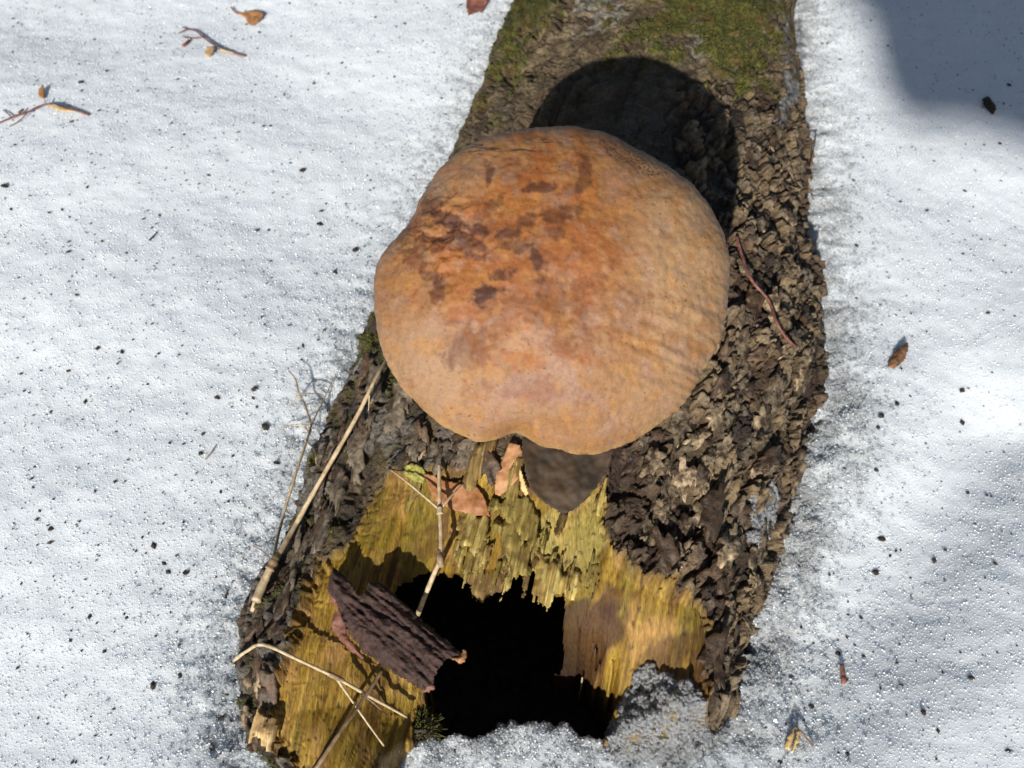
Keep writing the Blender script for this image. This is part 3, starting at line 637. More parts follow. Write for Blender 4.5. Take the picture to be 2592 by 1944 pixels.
SP = [([(1160, 1310), (1200, 1290), (1245, 1300), (1240, 1380), (1205, 1405), (1180, 1385), (1150, 1360)], pale, .003, .0035, (0, -.15, 1)),
      ([(1150, 1400), (1230, 1370), (1295, 1340), (1300, 1440), (1285, 1490), (1250, 1505), (1215, 1530), (1195, 1510), (1188, 1480), (1150, 1440)], browny, .004, .0015, (0, -.25, 1)),
      ([(1295, 1420), (1318, 1432), (1300, 1470), (1282, 1500), (1268, 1518), (1276, 1480)], pale, .002, .0050, (0, -.25, 1)),
      ([(1245, 1330), (1290, 1300), (1330, 1340), (1350, 1400), (1350, 1460), (1325, 1465), (1312, 1462), (1290, 1430), (1272, 1390)], olive, .004, .0045, (0, -.2, 1)),
      ([(1330, 1360), (1390, 1400), (1440, 1435), (1485, 1470), (1486, 1502), (1445, 1512), (1410, 1520), (1382, 1545), (1366, 1520), (1345, 1490), (1352, 1440)], pale, .006, .0030, (0, -.3, 1)),
      ([(1240, 1290), (1290, 1225), (1335, 1255), (1375, 1310), (1372, 1395), (1335, 1372), (1290, 1325)], olive, .003, .0035, (0, -.1, 1)),
      ([(1195, 1120), (1255, 1115), (1235, 1190), (1190, 1240), (1165, 1225)], browny, .004, .0020, None),
      ([(1275, 1190), (1310, 1160), (1322, 1200), (1290, 1260), (1262, 1275)], olive, .003, .0030, None),
      ([(1505, 1270), (1530, 1200), (1545, 1200), (1540, 1270), (1515, 1300)], pale, .003, .0020, None),
      ([(1040, 1215), (1075, 1195), (1060, 1260), (1030, 1300)], olive, .002, .001, None),
      ([(640, 1850), (662, 1812), (706, 1802), (708, 1850), (685, 1895), (658, 1888)], lambda s: fibre_col(s, (0.42, 0.28, 0.12), (0.6, 0.45, 0.23), (0.25, 0.15, 0.06)), .008, .008, (-.3, -.5, 1))]
for k, (poly, cf, tk, lf, nm_) in enumerate(SP):
    px_slab('wood_splinter', poly, M['splinter'], tk, lf, 0.0005, 0.0010, fibre_h(410 + k * 7), log, nm_, XD, cf(450 + k * 5), seed=k, ends=.0028)
for k in range(34):       # thin loose strips along the break
    px = random.uniform(1160, 1540); py = random.uniform(1270, 1420) + max(0, (px - 1330)) * .22; ln_ = random.uniform(40, 110); wd_ = random.uniform(5, 13); sk = -0.28 * ln_
    poly = [(px - wd_, py), (px + wd_, py), (px + wd_ * .8 + sk * .6, py + ln_ * .6), (px + sk, py + ln_), (px - wd_ + sk * .6, py + ln_ * .55)]
    px_slab('wood_splinter', poly, M['splinter'], random.uniform(.0012, .0025), random.uniform(.001, .004), 0.0006, 0.0004, fibre_h(600 + k, .0005), log, (random.uniform(-.2, .2), random.uniform(-.3, 0), 1), XD, random.choice((pale, olive, olive, browny))(630 + k), seed=k, ends=.0012)

# ------------------------------------------------------------------ the fungus
OUT = np.array([(1838, 660), (1838, 768), (1817, 866), (1790, 920), (1746, 996), (1692, 1056), (1627, 1105), (1562, 1137), (1508, 1153), (1464, 1151), (1421, 1137), (1377, 1135), (1334, 1126), (1301, 1121), (1253, 1126), (1204, 1118), (1150, 1094), (1095, 1056), (1046, 1007), (1008, 953), (981, 904), (960, 844), (949, 779), (948, 725), (957, 671), (981, 611), (1008, 573), (1046, 530), (1084, 475), (1128, 416), (1171, 378), (1225, 356), (1291, 342), (1388, 331), (1470, 334), (1551, 348), (1622, 378), (1687, 421), (1757, 475), (1800, 540), (1828, 600)], float)
FN = np.array([0.0, -0.60, 0.80]); FN /= np.linalg.norm(FN)
FC = onz(1390, 760, 0.147)
OW = px_on_plane(OUT, FC, FN); FMX = plane_frame(Vector(FC), Vector(FN)); FMI = np.array(FMX.inverted())
OL = OW @ FMI[:3, :3].T + FMI[:3, 3]; phi = np.arctan2(OL[:, 1], OL[:, 0]); rad = np.hypot(OL[:, 0], OL[:, 1]); od = np.argsort(phi)
fR = float(rad.mean())
Ht = fR * 0.54; Hb = fR * 0.46
_ph = np.concatenate([phi[od] - 2 * np.pi, phi[od], phi[od] + 2 * np.pi]); _rd = np.tile(rad[od], 3)
def cap_pts(g, PHg):
    """g = 0 at the pole, 1 at the rim, 2 under the centre"""
    Rr = np.interp(PHg, _ph, _rd); a_ = g * np.pi / 2; sn = np.clip(np.sin(a_), 0, 1); cs = np.cos(a_)
    rho = np.where(g <= 1, sn ** (1 - 0.14 * g), sn ** 0.75); Re = lerp(fR, Rr, sstep(0.1, 0.9, rho))
    fx = Re * rho * np.cos(PHg); fy = Re * rho * np.sin(PHg); fz = np.where(cs > 0, Ht * cs, -Hb * np.abs(cs) ** 0.8)
    q1, q2 = fx / fR, fy / fR
    dsp = 0.0012 * fbm(q1 * 1.5 + 3, q2 * 1.5, 2, 701) + 0.0006 * fbm(q1 * 5, q2 * 5, 3, 703) + 0.00016 * fbm(q1 * 26, q2 * 26, 3, 705)
    dsp = dsp - 0.0045 * np.exp(-(((q1 + 0.22) / 0.10) ** 2 + ((q2 + 0.98) / 0.22) ** 2)) - 0.0030 * np.exp(-(((q1 + 0.95) / 0.16) ** 2 + ((q2 - 0.45) / 0.18) ** 2))
    dsp = dsp + 0.0012 * fbm(q1 * 12 + 2, q2 * 12, 3, 709) * np.exp(-(((q1 + 0.62) / 0.24) ** 2 + ((q2 - 0.32) / 0.28) ** 2))
    dsp = dsp + 0.0008 * perlin(q1 * 4, q2 * 20 + q1 * 6, 711) * sstep(0.2, 0.8, q1) * sstep(0.2, -0.4, q2)
    V = np.stack([fx, fy, fz], -1); nr = np.stack([np.cos(PHg) * sn, np.sin(PHg) * sn, cs], -1)
    V = V + nr * (dsp * np.where(g < 1.3, 1, 0.3))[..., None]
    return V @ np.array(FMX)[:3, :3].T + np.array(FC), q1, q2
ng_ = 420; gl = np.linspace(-1, 1, ng_); GA, GB = np.meshgrid(gl, gl)
du, dv_ = GA * np.sqrt(1 - GB ** 2 / 2), GB * np.sqrt(1 - GA ** 2 / 2)
G1 = np.clip(np.hypot(du, dv_), 0, 1); PH1 = np.arctan2(dv_, du)
na_ = 360; G2, PH2 = np.meshgrid(np.linspace(1.0, 2.0, 70), np.linspace(-np.pi, np.pi, na_, endpoint=False), indexing='ij')
sh1, sh2 = G1.shape, G2.shape
gg = np.concatenate([G1.ravel(), G2.ravel()]); PHg = np.concatenate([PH1.ravel(), PH2.ravel()]); ALg = (1 - gg) * np.pi / 2
FW, q1, q2 = cap_pts(gg, PHg); V = FW
fpx, fpy = project(FW)
u, v = fpx, fpy
nA = fbm(q1 * 3.2, q2 * 3.2, 4, 721); nB = fbm(q1 * 9, q2 * 9, 4, 723); nC = fbm(q1 * 30, q2 * 30, 3, 725); nD = fbm(q1 * 80, q2 * 80, 2, 727)
fc = np.zeros(V.shape, np.float32); fc[:] = (0.27, 0.142, 0.062)
def spot(cx, cy, rx, ry, rot=0, k=1.0, nz=0.35):
    c_, s_ = math.cos(R_(rot)), math.sin(R_(rot)); dx, dy = u - cx, v - cy
    d = np.hypot((dx * c_ + dy * s_) / rx, (-dx * s_ + dy * c_) / ry) + nz * nB + nz * 0.5 * nC; return sstep(1.15, 0.55, d) * k
fc = mixc(fc, (0.275, 0.095, 0.024), spot(1330, 640, 330, 310, -25, 0.95, .45))
fc = mixc(fc, (0.33, 0.13, 0.030), sstep(0.0, 0.6, nA) * spot(1350, 700, 400, 400, 0, .7))
fc = mixc(fc, (0.37, 0.245, 0.135), np.maximum(spot(1730, 640, 210, 300, 10, .75, .7), spot(1660, 1000, 200, 150, -30, .5, .6)) * sstep(1480, 1680, u + 60 * nA))
fc = mixc(fc, (0.31, 0.185, 0.125), sstep(0.0, 0.5, fbm(q1 * 4 + 8, q2 * 4, 4, 731)) * spot(1400, 950, 420, 220, 0, .75))
fc = mixc(fc, (0.345, 0.225, 0.13), np.maximum(spot(1080, 950, 110, 200, -30, .6), spot(1160, 430, 150, 90, -40, .5)))
fc = mixc(fc, (0.225, 0.105, 0.070), spot(1360, 990, 130, 40, 8, .75, .5))
fc = mixc(fc, (0.19, 0.075, 0.028), sstep(0.05, 0.5, fbm(q1 * 5 + 4, q2 * 5, 5, 733)) * spot(1330, 700, 380, 330, 0, .6, .4))
fc = mixc(fc, (0.29, 0.19, 0.135), sstep(0.15, 0.6, fbm(q1 * 7 + 14, q2 * 7, 4, 735)) * .45)
fc = mixc(fc, (0.38, 0.185, 0.05), sstep(0.15, 0.5, fbm(q1 * 8 + 24, q2 * 8, 4, 737)) * .4)
for s in [(1232, 745, 46, 24, -25, .95), (1268, 693, 40, 18, -15, .8), (1478, 445, 24, 44, 20, .6), (1370, 475, 62, 15, -8, .75), (1128, 560, 50, 26, 20, .8), (1112, 735, 26, 44, 10, .65), (1356, 650, 13, 42, -8, .8), (1285, 590, 34, 14, -10, .75), (1238, 450, 16, 30, 0, .7), (1420, 545, 55, 26, -20, .6), (1175, 620, 95, 18, 12, .75), (1300, 625, 40, 16, 0, .6), (1060, 640, 46, 40, 30, .5), (1400, 760, 80, 80, 0, .35), (1180, 880, 60, 60, 0, .35), (1095, 520, 34, 20, -40, .7), (1150, 600, 40, 20, 0, .8), (1210, 650, 40, 14, 10, .7), (1085, 700, 30, 16, 0, .6), (1330, 560, 40, 18, -20, .6), (1400, 590, 36, 16, 10, .6), (1440, 480, 30, 20, 0, .4), (1250, 520, 40, 16, -30, .5), (1195, 580, 60, 12, 15, .8), (1020, 600, 26, 34, 20, .55)]:
    fc = mixc(fc, (0.062, 0.022, 0.013), spot(*s, nz=.6))
fc = mixc(fc, (0.30, 0.20, 0.135), spot(1320, 1040, 60, 32, 0, .5))
fc = mixc(fc, (0.40, 0.205, 0.072), spot(1358, 1075, 10, 30, 3, .6))
rim = sstep(R_(22), R_(2), ALg); fc = mixc(fc, (0.46, 0.285, 0.120), rim * sstep(-0.1, -0.5, np.sin(PHg)) * 0.85)
fc = mixc(fc, (0.20, 0.085, 0.03), rim * sstep(0.1, 0.6, nB) * .5)
fc = mixc(fc, (0.045, 0.028, 0.022), sstep(0.12, 0.02, np.abs(fbm(q1 * 2.2 + 5, q2 * 19 + q1 * 3, 3, 741))) * spot(1290, 372, 170, 26, -4, .9))
fc = mixc(fc, (0.055, 0.022, 0.012), sstep(0.0, 0.3, nD) * spot(1610, 400, 130, 40, 28, .9))
fc = mixc(fc, (0.03, 0.025, 0.016), sstep(0.78, 0.92, fbm(q1 * 58, q2 * 58, 2, 743) + .12 * nA) * .75)
fc = mixc(fc, (0.06, 0.03, 0.02), sstep(0.75, 0.95, nC + .3 * nD) * .35)
fc = fc * (0.86 + 0.12 * nC[..., None] + 0.09 * nD[..., None]) * C3(0.92, 0.86, 0.80)
fc = mixc(fc, (0.12, 0.075, 0.045), sstep(R_(-12), R_(-35), ALg))
gp = log_frame(FC[0] + 0.01, FC[1] + 0.02, 4)[0]
fung = tag(empty('bracket_fungus', gp), 'large domed rusty orange bracket fungus growing on the log', 'fungus')
n1_ = G1.size
link('cap', npmesh('cap', FW[:n1_], gridfaces(*sh1)[:, ::-1], True, fc[:n1_]), M['fungus'], fung)
link('pore_surface', npmesh('pore_surface', FW[n1_:], gridfaces(*sh2, True), True, fc[n1_:]), M['fungus'], fung)
# thick attachment below and behind the cap, grown into the bark
nq, mq = 96, 28
AT = np.linspace(0, 2 * np.pi, nq, endpoint=False); Tt = np.linspace(0, 1, mq)
AV = np.zeros((mq, nq, 3)); top_c = np.array(FC) - FN * Hb * 0.55
for k, t in enumerate(Tt):
    c = top_c * (1 - t) + np.array([FC[0] + 0.014, FC[1] + 0.050, 0.045]) * t
    r = fR * (0.62 + 0.16 * math.sin(t * 3.1) + 0.10 * t)
    AV[k, :, 0] = c[0] + r * np.cos(AT) * (1 + 0.04 * np.sin(3 * AT)); AV[k, :, 1] = c[1] + r * np.sin(AT) * 0.85; AV[k, :, 2] = c[2] + (1 - t) * FN[1] * -0.5 * r * np.sin(AT) * 0.9
AV += 0.0012 * fbm(AV[..., 0] * 120 + AV[..., 2] * 90, AV[..., 1] * 120 + AV[..., 2] * 160, 3, 751)[..., None]
ac = np.zeros(AV.shape, np.float32); ac[:] = (0.10, 0.065, 0.04); ac = mixc(ac, (0.20, 0.14, 0.09), sstep(0, .4, np.sin(AV[..., 2] * 900)) * .6)
link('attachment', npmesh('attachment', AV, gridfaces(mq, nq, True), True, ac), M['fungus'], fung)

# ------------------------------------------------------------------ curled slab of loose bark over the hollow
SL = [(843, 1436), (868, 1448), (890, 1480), (915, 1505), (928, 1500), (935, 1475), (962, 1470), (1000, 1500), (1045, 1545), (1092, 1586), (1140, 1625), (1176, 1662), (1160, 1672), (1135, 1668), (1118, 1690), (1090, 1735), (1070, 1748), (1035, 1728), (985, 1695), (940, 1665), (905, 1640), (880, 1600), (862, 1560), (845, 1520), (828, 1490)]
pa = hit(845, 1490)[0]; slc = pa + Vector((0.022, -0.012, 0.010)); sln = Vector((-0.12, -0.22, 1)).normalized()
slab = tag(empty('bark_slab', pa), 'loose purple brown slab of grooved bark leaning over the hollow', 'bark')
d1 = Vector(px_on_plane([(845, 1450)], slc, np.array(sln))[0]); d2 = Vector(px_on_plane([(1150, 1700)], slc, np.array(sln))[0]); sxd = (d2 - d1).normalized()
def slab_h(x, y):
    g_ = np.abs(perlin(x * 26, y * 260, 801)); return 0.0012 * sstep(0, .4, g_) + 0.0016 * fbm(x * 60, y * 120, 3, 803) + 0.0006 * fbm(x * 300, y * 600, 3, 805) - 8.0 * (y) ** 2
px_slab('outer_bark', SL, M['slab'], 0.0045, 0, 0.0005, 0.0007, slab_h, slab, sln, sxd, seed=1, depth_pt=slc)
SLI = [(828, 1485), (850, 1440), (872, 1452), (880, 1500), (868, 1540), (875, 1600), (910, 1650), (960, 1690), (935, 1680), (890, 1650), (848, 1615), (832, 1575), (850, 1540), (825, 1505)]
px_slab('inner_bark', SLI, M['slab_in'], 0.0022, -0.0035, 0.0005, 0.0008, lambda x, y: 0.0008 * fbm(x * 200, y * 200, 3, 807) - 8.0 * y ** 2, slab, sln, sxd, seed=2, depth_pt=slc)
px_slab('inner_bark', [(1062, 1728), (1090, 1722), (1100, 1740), (1085, 1752), (1068, 1748)], M['slab_in'], 0.0025, -0.001, 0.0005, 0.0006, lambda x, y: -8.0 * y ** 2, slab, sln, sxd, seed=4, depth_pt=slc)
px_slab('pale_splinter', [(1140, 1665), (1165, 1660), (1172, 1638), (1182, 1645), (1180, 1675), (1160, 1682)], M['leaf_pink'], 0.003, 0.001, 0.0005, 0.0006, lambda x, y: -8.0 * y ** 2, slab, sln, sxd, seed=5, depth_pt=slc)

# ------------------------------------------------------------------ leaves
def leaf(name, poly, mat, label, cat='leaf', lift=0.003, curl=10.0, seed=0, normal=None, thick=0.0007, veins=True, group=None, vein_spec=None, res=0.0005):
    hs = hit([p[0] for p in poly], [p[1] for p in poly]); c = sum((Vector(h) for h in hs), Vector()) / len(hs)
    root = tag(empty(name, c), label, cat, group)
    px_slab('blade', poly, mat, thick, lift, res, 0.0003, lambda x, y: curl * (x * x - y * y * .3) + 0.0012 * fbm(x * 90, y * 90, 3, seed), root, normal, None, seed=seed)
    if vein_spec: stem('midrib', vein_spec[0], vein_spec[1], vein_spec[1] * .5, vein_spec[2], root, sides=6)
    return root
leaf('dead_leaf', [(1070, 1198), (1098, 1200), (1125, 1215), (1160, 1222), (1205, 1228), (1225, 1250), (1240, 1290), (1244, 1308), (1205, 1308), (1165, 1298), (1130, 1285), (1105, 1272), (1085, 1240)], M['leaf_or'], 'orange brown dead leaf lying on the wood behind the forked dry stalk', lift=.0022, curl=6, seed=851)
leaf('dead_leaf', [(1290, 1118), (1318, 1125), (1326, 1165), (1318, 1210), (1290, 1240), (1262, 1258), (1252, 1250), (1258, 1190), (1275, 1150)], M['leaf_pink'], 'narrow tan leaf fragment wedged under the rim of the fungus', lift=.004, curl=10, seed=853)
leaf('dead_leaf', [(1318, 1110), (1340, 1095), (1480, 1095), (1560, 1130), (1540, 1180), (1510, 1235), (1480, 1270), (1455, 1290), (1425, 1305), (1405, 1290), (1380, 1275), (1345, 1245), (1328, 1205), (1320, 1160)], M['leaf_dark'], 'dark brown wet leaf hanging down below the fungus', lift=.006, curl=5, seed=855)
leaf('dead_leaf', [(1318, 1180), (1330, 1220), (1342, 1250), (1330, 1258), (1318, 1240), (1312, 1200)], M['husk'], 'small ochre leaf strip at the edge of the dark wet leaf', lift=.006, curl=5, seed=857)
leaf('dead_leaf', [(1178, 8), (1190, -30), (1235, -40), (1238, 0), (1222, 32), (1205, 55), (1192, 50), (1180, 30)], M['leaf_red'], 'reddish brown oval leaf on the snow beside the mossy far end of the log', lift=.003, curl=9, seed=859, res=.0008)
lf = leaf('dead_leaf', [(598, 32), (615, 34), (640, 24), (660, 30), (670, 38), (664, 50), (655, 58), (640, 66), (628, 62), (620, 46), (606, 40)], M['leaf_pink'], 'pinkish tan curled leaf with a short stalk alone on the snow', lift=.003, curl=14, seed=861, res=.0008)
stem('stalk', [(586, 18, .004), (592, 28, .004), (606, 36, .004), (625, 38, .005)], .0010, .0006, M['twig_red'], lf)
stem('midrib', [(612, 36, .0045), (632, 36, .005), (650, 44, .005)], .0006, .0003, M['twig_red'], lf)

# ------------------------------------------------------------------ dry stalks
def plant(name, label, cat, spec, group=None):
    """spec: list of (part name, [(px,py,lift)], r0, r1, material)"""
    p0 = lift_path([spec[0][1][0]])[0]; root = tag(empty(name, p0), label, cat, group)
    for nm, path, r0, r1, mt in spec: stem(nm, path, r0, r1, M[mt], root)
    return root
plant('dry_stalk', 'long pale dry stalk with a thin branched shoot leaning along the log', 'stalk', [
    ('stem', [(640, 1545, .001), (665, 1480, .008), (700, 1415, .012), (750, 1325, .014), (800, 1235, .015), (900, 1060, .016), (950, 960, .015), (985, 900, .010)], .0024, .0012, 'stem'),
    ('stem_sheath', [(648, 1522, .004), (668, 1475, .0085), (690, 1427, .0112)], .0034, .0026, 'stem'),
    ('side_shoot', [(690, 1420, .0115), (710, 1330, .015), (745, 1210, .018), (775, 1120, .016), (788, 1075, .012)], .0013, .0010, 'stem'),
    ('twig', [(788, 1075, .012), (770, 1020, .009), (757, 995, .010), (748, 960, .010), (732, 940, .010)], .0009, .0005, 'stem_br'),
    ('twig', [(788, 1075, .012), (815, 1020, .006), (832, 985, .005), (850, 948, .002)], .0007, .0004, 'stem'),
    ('twig', [(757, 996, .010), (785, 996, .010), (812, 998, .008), (818, 1003, .007)], .0006, .0004, 'stem_br'),
    ('twig', [(757, 996, .010), (745, 1015, .008), (742, 1030, .006)], .0005, .0003, 'stem'),
    ('twig', [(786, 1078, .012), (750, 1076, .005), (722, 1080, .004), (714, 1092, .001)], .0006, .0003, 'stem'),
    ('twig', [(772, 1080, .011), (785, 1100, .006), (798, 1112, .004)], .0006, .0003, 'stem_br'),
    ('twig', [(775, 1115, .015), (790, 1130, .012), (800, 1150, .010), (800, 1170, .008), (810, 1180, .000)], .0007, .0004, 'stem_br'),
    ('twig', [(935, 1000, .0155), (934, 1020, .012), (933, 1040, .005)], .0006, .0003, 'stem'),
    ('twig', [(688, 1418, .011), (665, 1395, .005), (640, 1382, .001)], .0005, .0003, 'twig_red'),
    ('node', [(682, 1442, .0105), (692, 1424, .0115), (700, 1410, .0122)], .0034, .0030, 'stem_br')])
plant('dry_stalk', 'knotted dry stalk forking into three thin arms above the dead leaf', 'stalk', [
    ('stem', [(1056, 1560, -.004), (1075, 1510, .012), (1100, 1450, .016), (1115, 1415, .017), (1116, 1370, .016), (1114, 1300, .014), (1112, 1240, .012), (1112, 1175, .006)], .0019, .0012, 'stem'),
    ('node', [(1117, 1432, .017), (1114, 1415, .018), (1113, 1395, .017)], .0026, .0020, 'stem_br'),
    ('node', [(1114, 1302, .015), (1113, 1284, .015)], .0025, .0021, 'stem'),
    ('twig', [(1113, 1290, .014), (1060, 1245, .013), (1020, 1212, .010), (976, 1180, .004)], .0009, .0005, 'stem'),
    ('twig', [(1114, 1290, .014), (1140, 1258, .012), (1172, 1225, .006)], .0012, .0006, 'stem')])
plant('dry_twig', 'bent brown dry twig lying across the yellow wood, forked', 'twig', [
    ('stem', [(592, 1672, .001), (625, 1648, .008), (668, 1632, .012), (760, 1672, .012), (850, 1715, .010), (940, 1765, .008), (1030, 1815, .006)], .0013, .0010, 'stem'),
    ('node', [(832, 1706, .011), (850, 1714, .011), (868, 1722, .010)], .0019, .0014, 'stem_br'),
    ('twig', [(850, 1714, .010), (885, 1765, .008), (930, 1830, .006), (972, 1888, .003)], .0010, .0006, 'stem'),
    ('twig', [(860, 1718, .010), (900, 1745, .009), (940, 1775, .006), (985, 1815, .002)], .0006, .0004, 'stem_br')])
plant('dry_twig', 'straight dry twig propped from the snow edge towards the bark slab', 'twig', [
    ('stem', [(968, 1695, .012), (920, 1770, .014), (860, 1855, .013), (790, 1960, .010), (730, 2040, .000)], .0012, .0014, 'stem_br')])
plant('dry_twig', 'thin straight brown twig sunk in the snow in front of the hollow', 'twig', [
    ('stem', [(1075, 1838, .004), (1115, 1862, .002), (1165, 1895, -.001)], .0008, .0006, 'stem_br')])
plant('dry_twig', 'wavy reddish twig lying on the flaky bark beside the fungus', 'twig', [
    ('stem', [(1865, 600, .004), (1876, 640, .008), (1900, 705, .009), (1945, 760, .009), (1965, 815, .008), (1990, 855, .008), (2022, 884, .004)], .0013, .0011, 'twig_red')])
plant('dry_twig', 'very thin forked twig on the bark at the edge of the snow', 'twig', [
    ('stem', [(2066, 330, .001), (2058, 390, .004), (2047, 465, .004), (2058, 505, .001)], .0008, .0007, 'stem_br'),
    ('twig', [(2047, 466, .004), (2022, 478, .004), (1990, 466, .001)], .0008, .0005, 'stem_br')])
plant('dry_twig', 'pale sliver of wood standing at the edge of the ice in the hollow', 'twig', [
    ('stem', [(1462, 1780, .000), (1470, 1745, .006), (1474, 1715, .010)], .0005, .0007, 'stem')])
bt = plant('budded_twig', 'small dark twig with forked bud tips and a pale scrap of leaf on the snow', 'twig', [
    ('stem', [(622, 142, .002), (570, 128, .004), (540, 112, .005), (515, 94, .005), (495, 78, .004), (474, 74, .004)], .0013, .0008, 'twig_red'),
    ('twig', [(515, 94, .005), (483, 97, .004), (462, 92, .003)], .0008, .0006, 'twig_red'),
    ('twig', [(474, 74, .004), (452, 84, .003)], .0008, .0006, 'twig_red'),
    ('twig', [(474, 74, .004), (464, 69, .003)], .0008, .0010, 'twig_red'),
    ('twig', [(515, 94, .005), (517, 84, .006)], .0007, .0005, 'twig_red'),
    ('twig', [(483, 97, .004), (478, 104, .003)], .0007, .0006, 'twig_red'),
    ('bud', [(479, 102, .003), (472, 109, .003), (463, 117, .002)], .0014, .0022, 'leaf_red')])
px_slab('leaf_scrap', [(522, 118), (545, 118), (540, 135), (530, 148), (518, 140)], M['leaf_tan'], .0008, .003, .0008, .0006, None, bt, seed=6)
px_slab('leaf_scrap', [(548, 118), (585, 128), (612, 136), (590, 136), (560, 130)], M['leaf_tan'], .0008, .003, .0008, .0006, None, bt, seed=7)
bt = plant('budded_twig', 'reddish twig carrying a folded tan leaf, reaching over the snow', 'twig', [
    ('stem', [(226, 291, .002), (180, 276, .005), (118, 264, .006), (72, 282, .005), (28, 298, .004), (-30, 322, .003)], .0012, .0009, 'twig_red'),
    ('twig', [(72, 282, .005), (50, 305, .003), (22, 321, .002)], .0007, .0004, 'twig_red'),
    ('twig', [(30, 297, .004), (18, 286, .003), (8, 278, .002)], .0008, .0007, 'twig_red'),
    ('bud', [(48, 287, .004), (54, 280, .005), (60, 276, .004)], .0016, .0010, 'twig_red'),
    ('leaf_stalk', [(118, 264, .006), (112, 254, .008)], .0007, .0006, 'twig_red')])
px_slab('leaf_blade', [(112, 255), (96, 242), (98, 225), (108, 212), (114, 228), (114, 245)], M['leaf_pink'], .0008, .003, .0007, .0004, lambda x, y: 8 * x * x, bt, seed=8)
px_slab('leaf_blade', [(118, 266), (140, 262), (170, 274), (196, 282), (165, 284), (135, 276)], M['leaf_tan'], .0009, .004, .0007, .0005, None, bt, seed=9)

# ------------------------------------------------------------------ chips and crumbs on the snow
def chip_obj(name, poly, mat, label, cat, thick=.002, lift=.0012, seed=0, group=None):
    o = px_slab(name, poly, mat, thick, lift, 0.0006, 0.0006, lambda x, y: .0006 * fbm(x * 250, y * 250, 3, 871), seed=seed); return tag(o, label, cat, group)
chip_obj('bark_chip', [(2242, 932), (2250, 910), (2275, 880), (2298, 866), (2302, 885), (2288, 912), (2262, 938)], M['chip'], 'pointed brown bark chip lying alone on the snow right of the log', 'bark chip', .003, .002, 1)
chip_obj('bark_chip', [(2484, 252), (2500, 242), (2512, 255), (2524, 278), (2512, 292), (2492, 270)], M['crumb'], 'black bark chip at the edge of the large shadow', 'bark chip', .004, .002, 2)
chip_obj('bark_chip', [(2126, 1680), (2138, 1678), (2138, 1695), (2150, 1730), (2130, 1734), (2124, 1715)], M['leaf_red'], 'wet reddish brown chip on the snow near the seed husk', 'bark chip', .003, .002, 3)
hk = tag(empty('seed_husk', hit(2005, 1875)[0]), 'pale split seed husk on the snow', 'husk')
px_slab('husk_half', [(1985, 1895), (1992, 1865), (2006, 1843), (2014, 1842), (2010, 1870), (1998, 1902)], M['husk'], .003, .002, .0005, .0003, lambda x, y: -20 * x * x, hk, seed=1)
px_slab('husk_half', [(2002, 1900), (2012, 1868), (2018, 1845), (2026, 1852), (2022, 1880), (2010, 1905)], M['husk'], .003, .003, .0005, .0003, lambda x, y: -20 * x * x, hk, seed=2)
stem('stalk', [(2012, 1840, .004), (2030, 1855, .004), (2058, 1892, .001)], .0009, .0006, M['stem_br'], hk)
chip_obj('bark_chip', [(1992, 842), (2008, 835), (2012, 850), (1998, 856)], M['crumb'], 'dark crumb of bark at the ragged snow edge beside the log', 'bark chip', .003, .001, 4)
# crumbs: small bits one can still pick out
crm = []
for k in range(6):
    bm = bmesh.new(); bmesh.ops.create_icosphere(bm, subdivisions=1, radius=1)
    for v_ in bm.verts: v_.co = Vector((v_.co.x * random.uniform(.5, 1.3), v_.co.y * random.uniform(.6, 1.6), v_.co.z * random.uniform(.35, .6)))
    me = from_bm('crumb', bm, False); me.materials.append(M['crumb']); crm.append(me)
for (px, py, s) in [(2230, 1365, 9), (2215, 1450, 8), (2230, 1052, 8), (2222, 1082, 7), (2270, 1022, 7), (2055, 1788, 7), (2120, 1655, 7), (2218, 1190, 6), (766, 432, 9), (810, 568, 8), (672, 1082, 10), (900, 634, 8), (848, 690, 7), (700, 1172, 8), (645, 985, 9), (388, 1738, 10), (455, 1712, 7), (573, 1508, 9), (472, 1450, 9), (228, 1562, 7), (130, 1340, 7), (535, 1893, 9), (560, 1820, 8), (550, 1008, 8), (12, 472, 9), (2552, 216, 6), (2460, 1718, 8), (2338, 1804, 8), (1975, 1930, 7), (870, 1030, 6)]:
    p = hit(px, py)[0]; d = (p - Vector((0, 0, CAM_H))).length; r = s / K / FPX * d
    o = bpy.data.objects.new('bark_crumb', random.choice(crm)); COL.objects.link(o); o.location = p + Vector((0, 0, r * .2)); o.scale = (r, r, r); o.rotation_euler = (random.uniform(-.3, .3), random.uniform(-.3, .3), random.uniform(0, 6.28))
    tag(o, 'small dark crumb of bark scattered on the snow', 'bark crumb', 'bark crumbs on the snow')
stem_o = stem('dark_fibre', [(378, 608, .001), (388, 598, .002), (398, 586, .001)], .0009, .0005, M['crumb']); tag(stem_o, 'short black curved fibre alone on the left snow', 'fibre')
stem_o = stem('dry_needle', [(520, 1163, .001), (535, 1145, .002), (548, 1125, .001)], .0006, .0004, M['stem_br']); tag(stem_o, 'thin brown needle on the snow left of the log', 'needle')
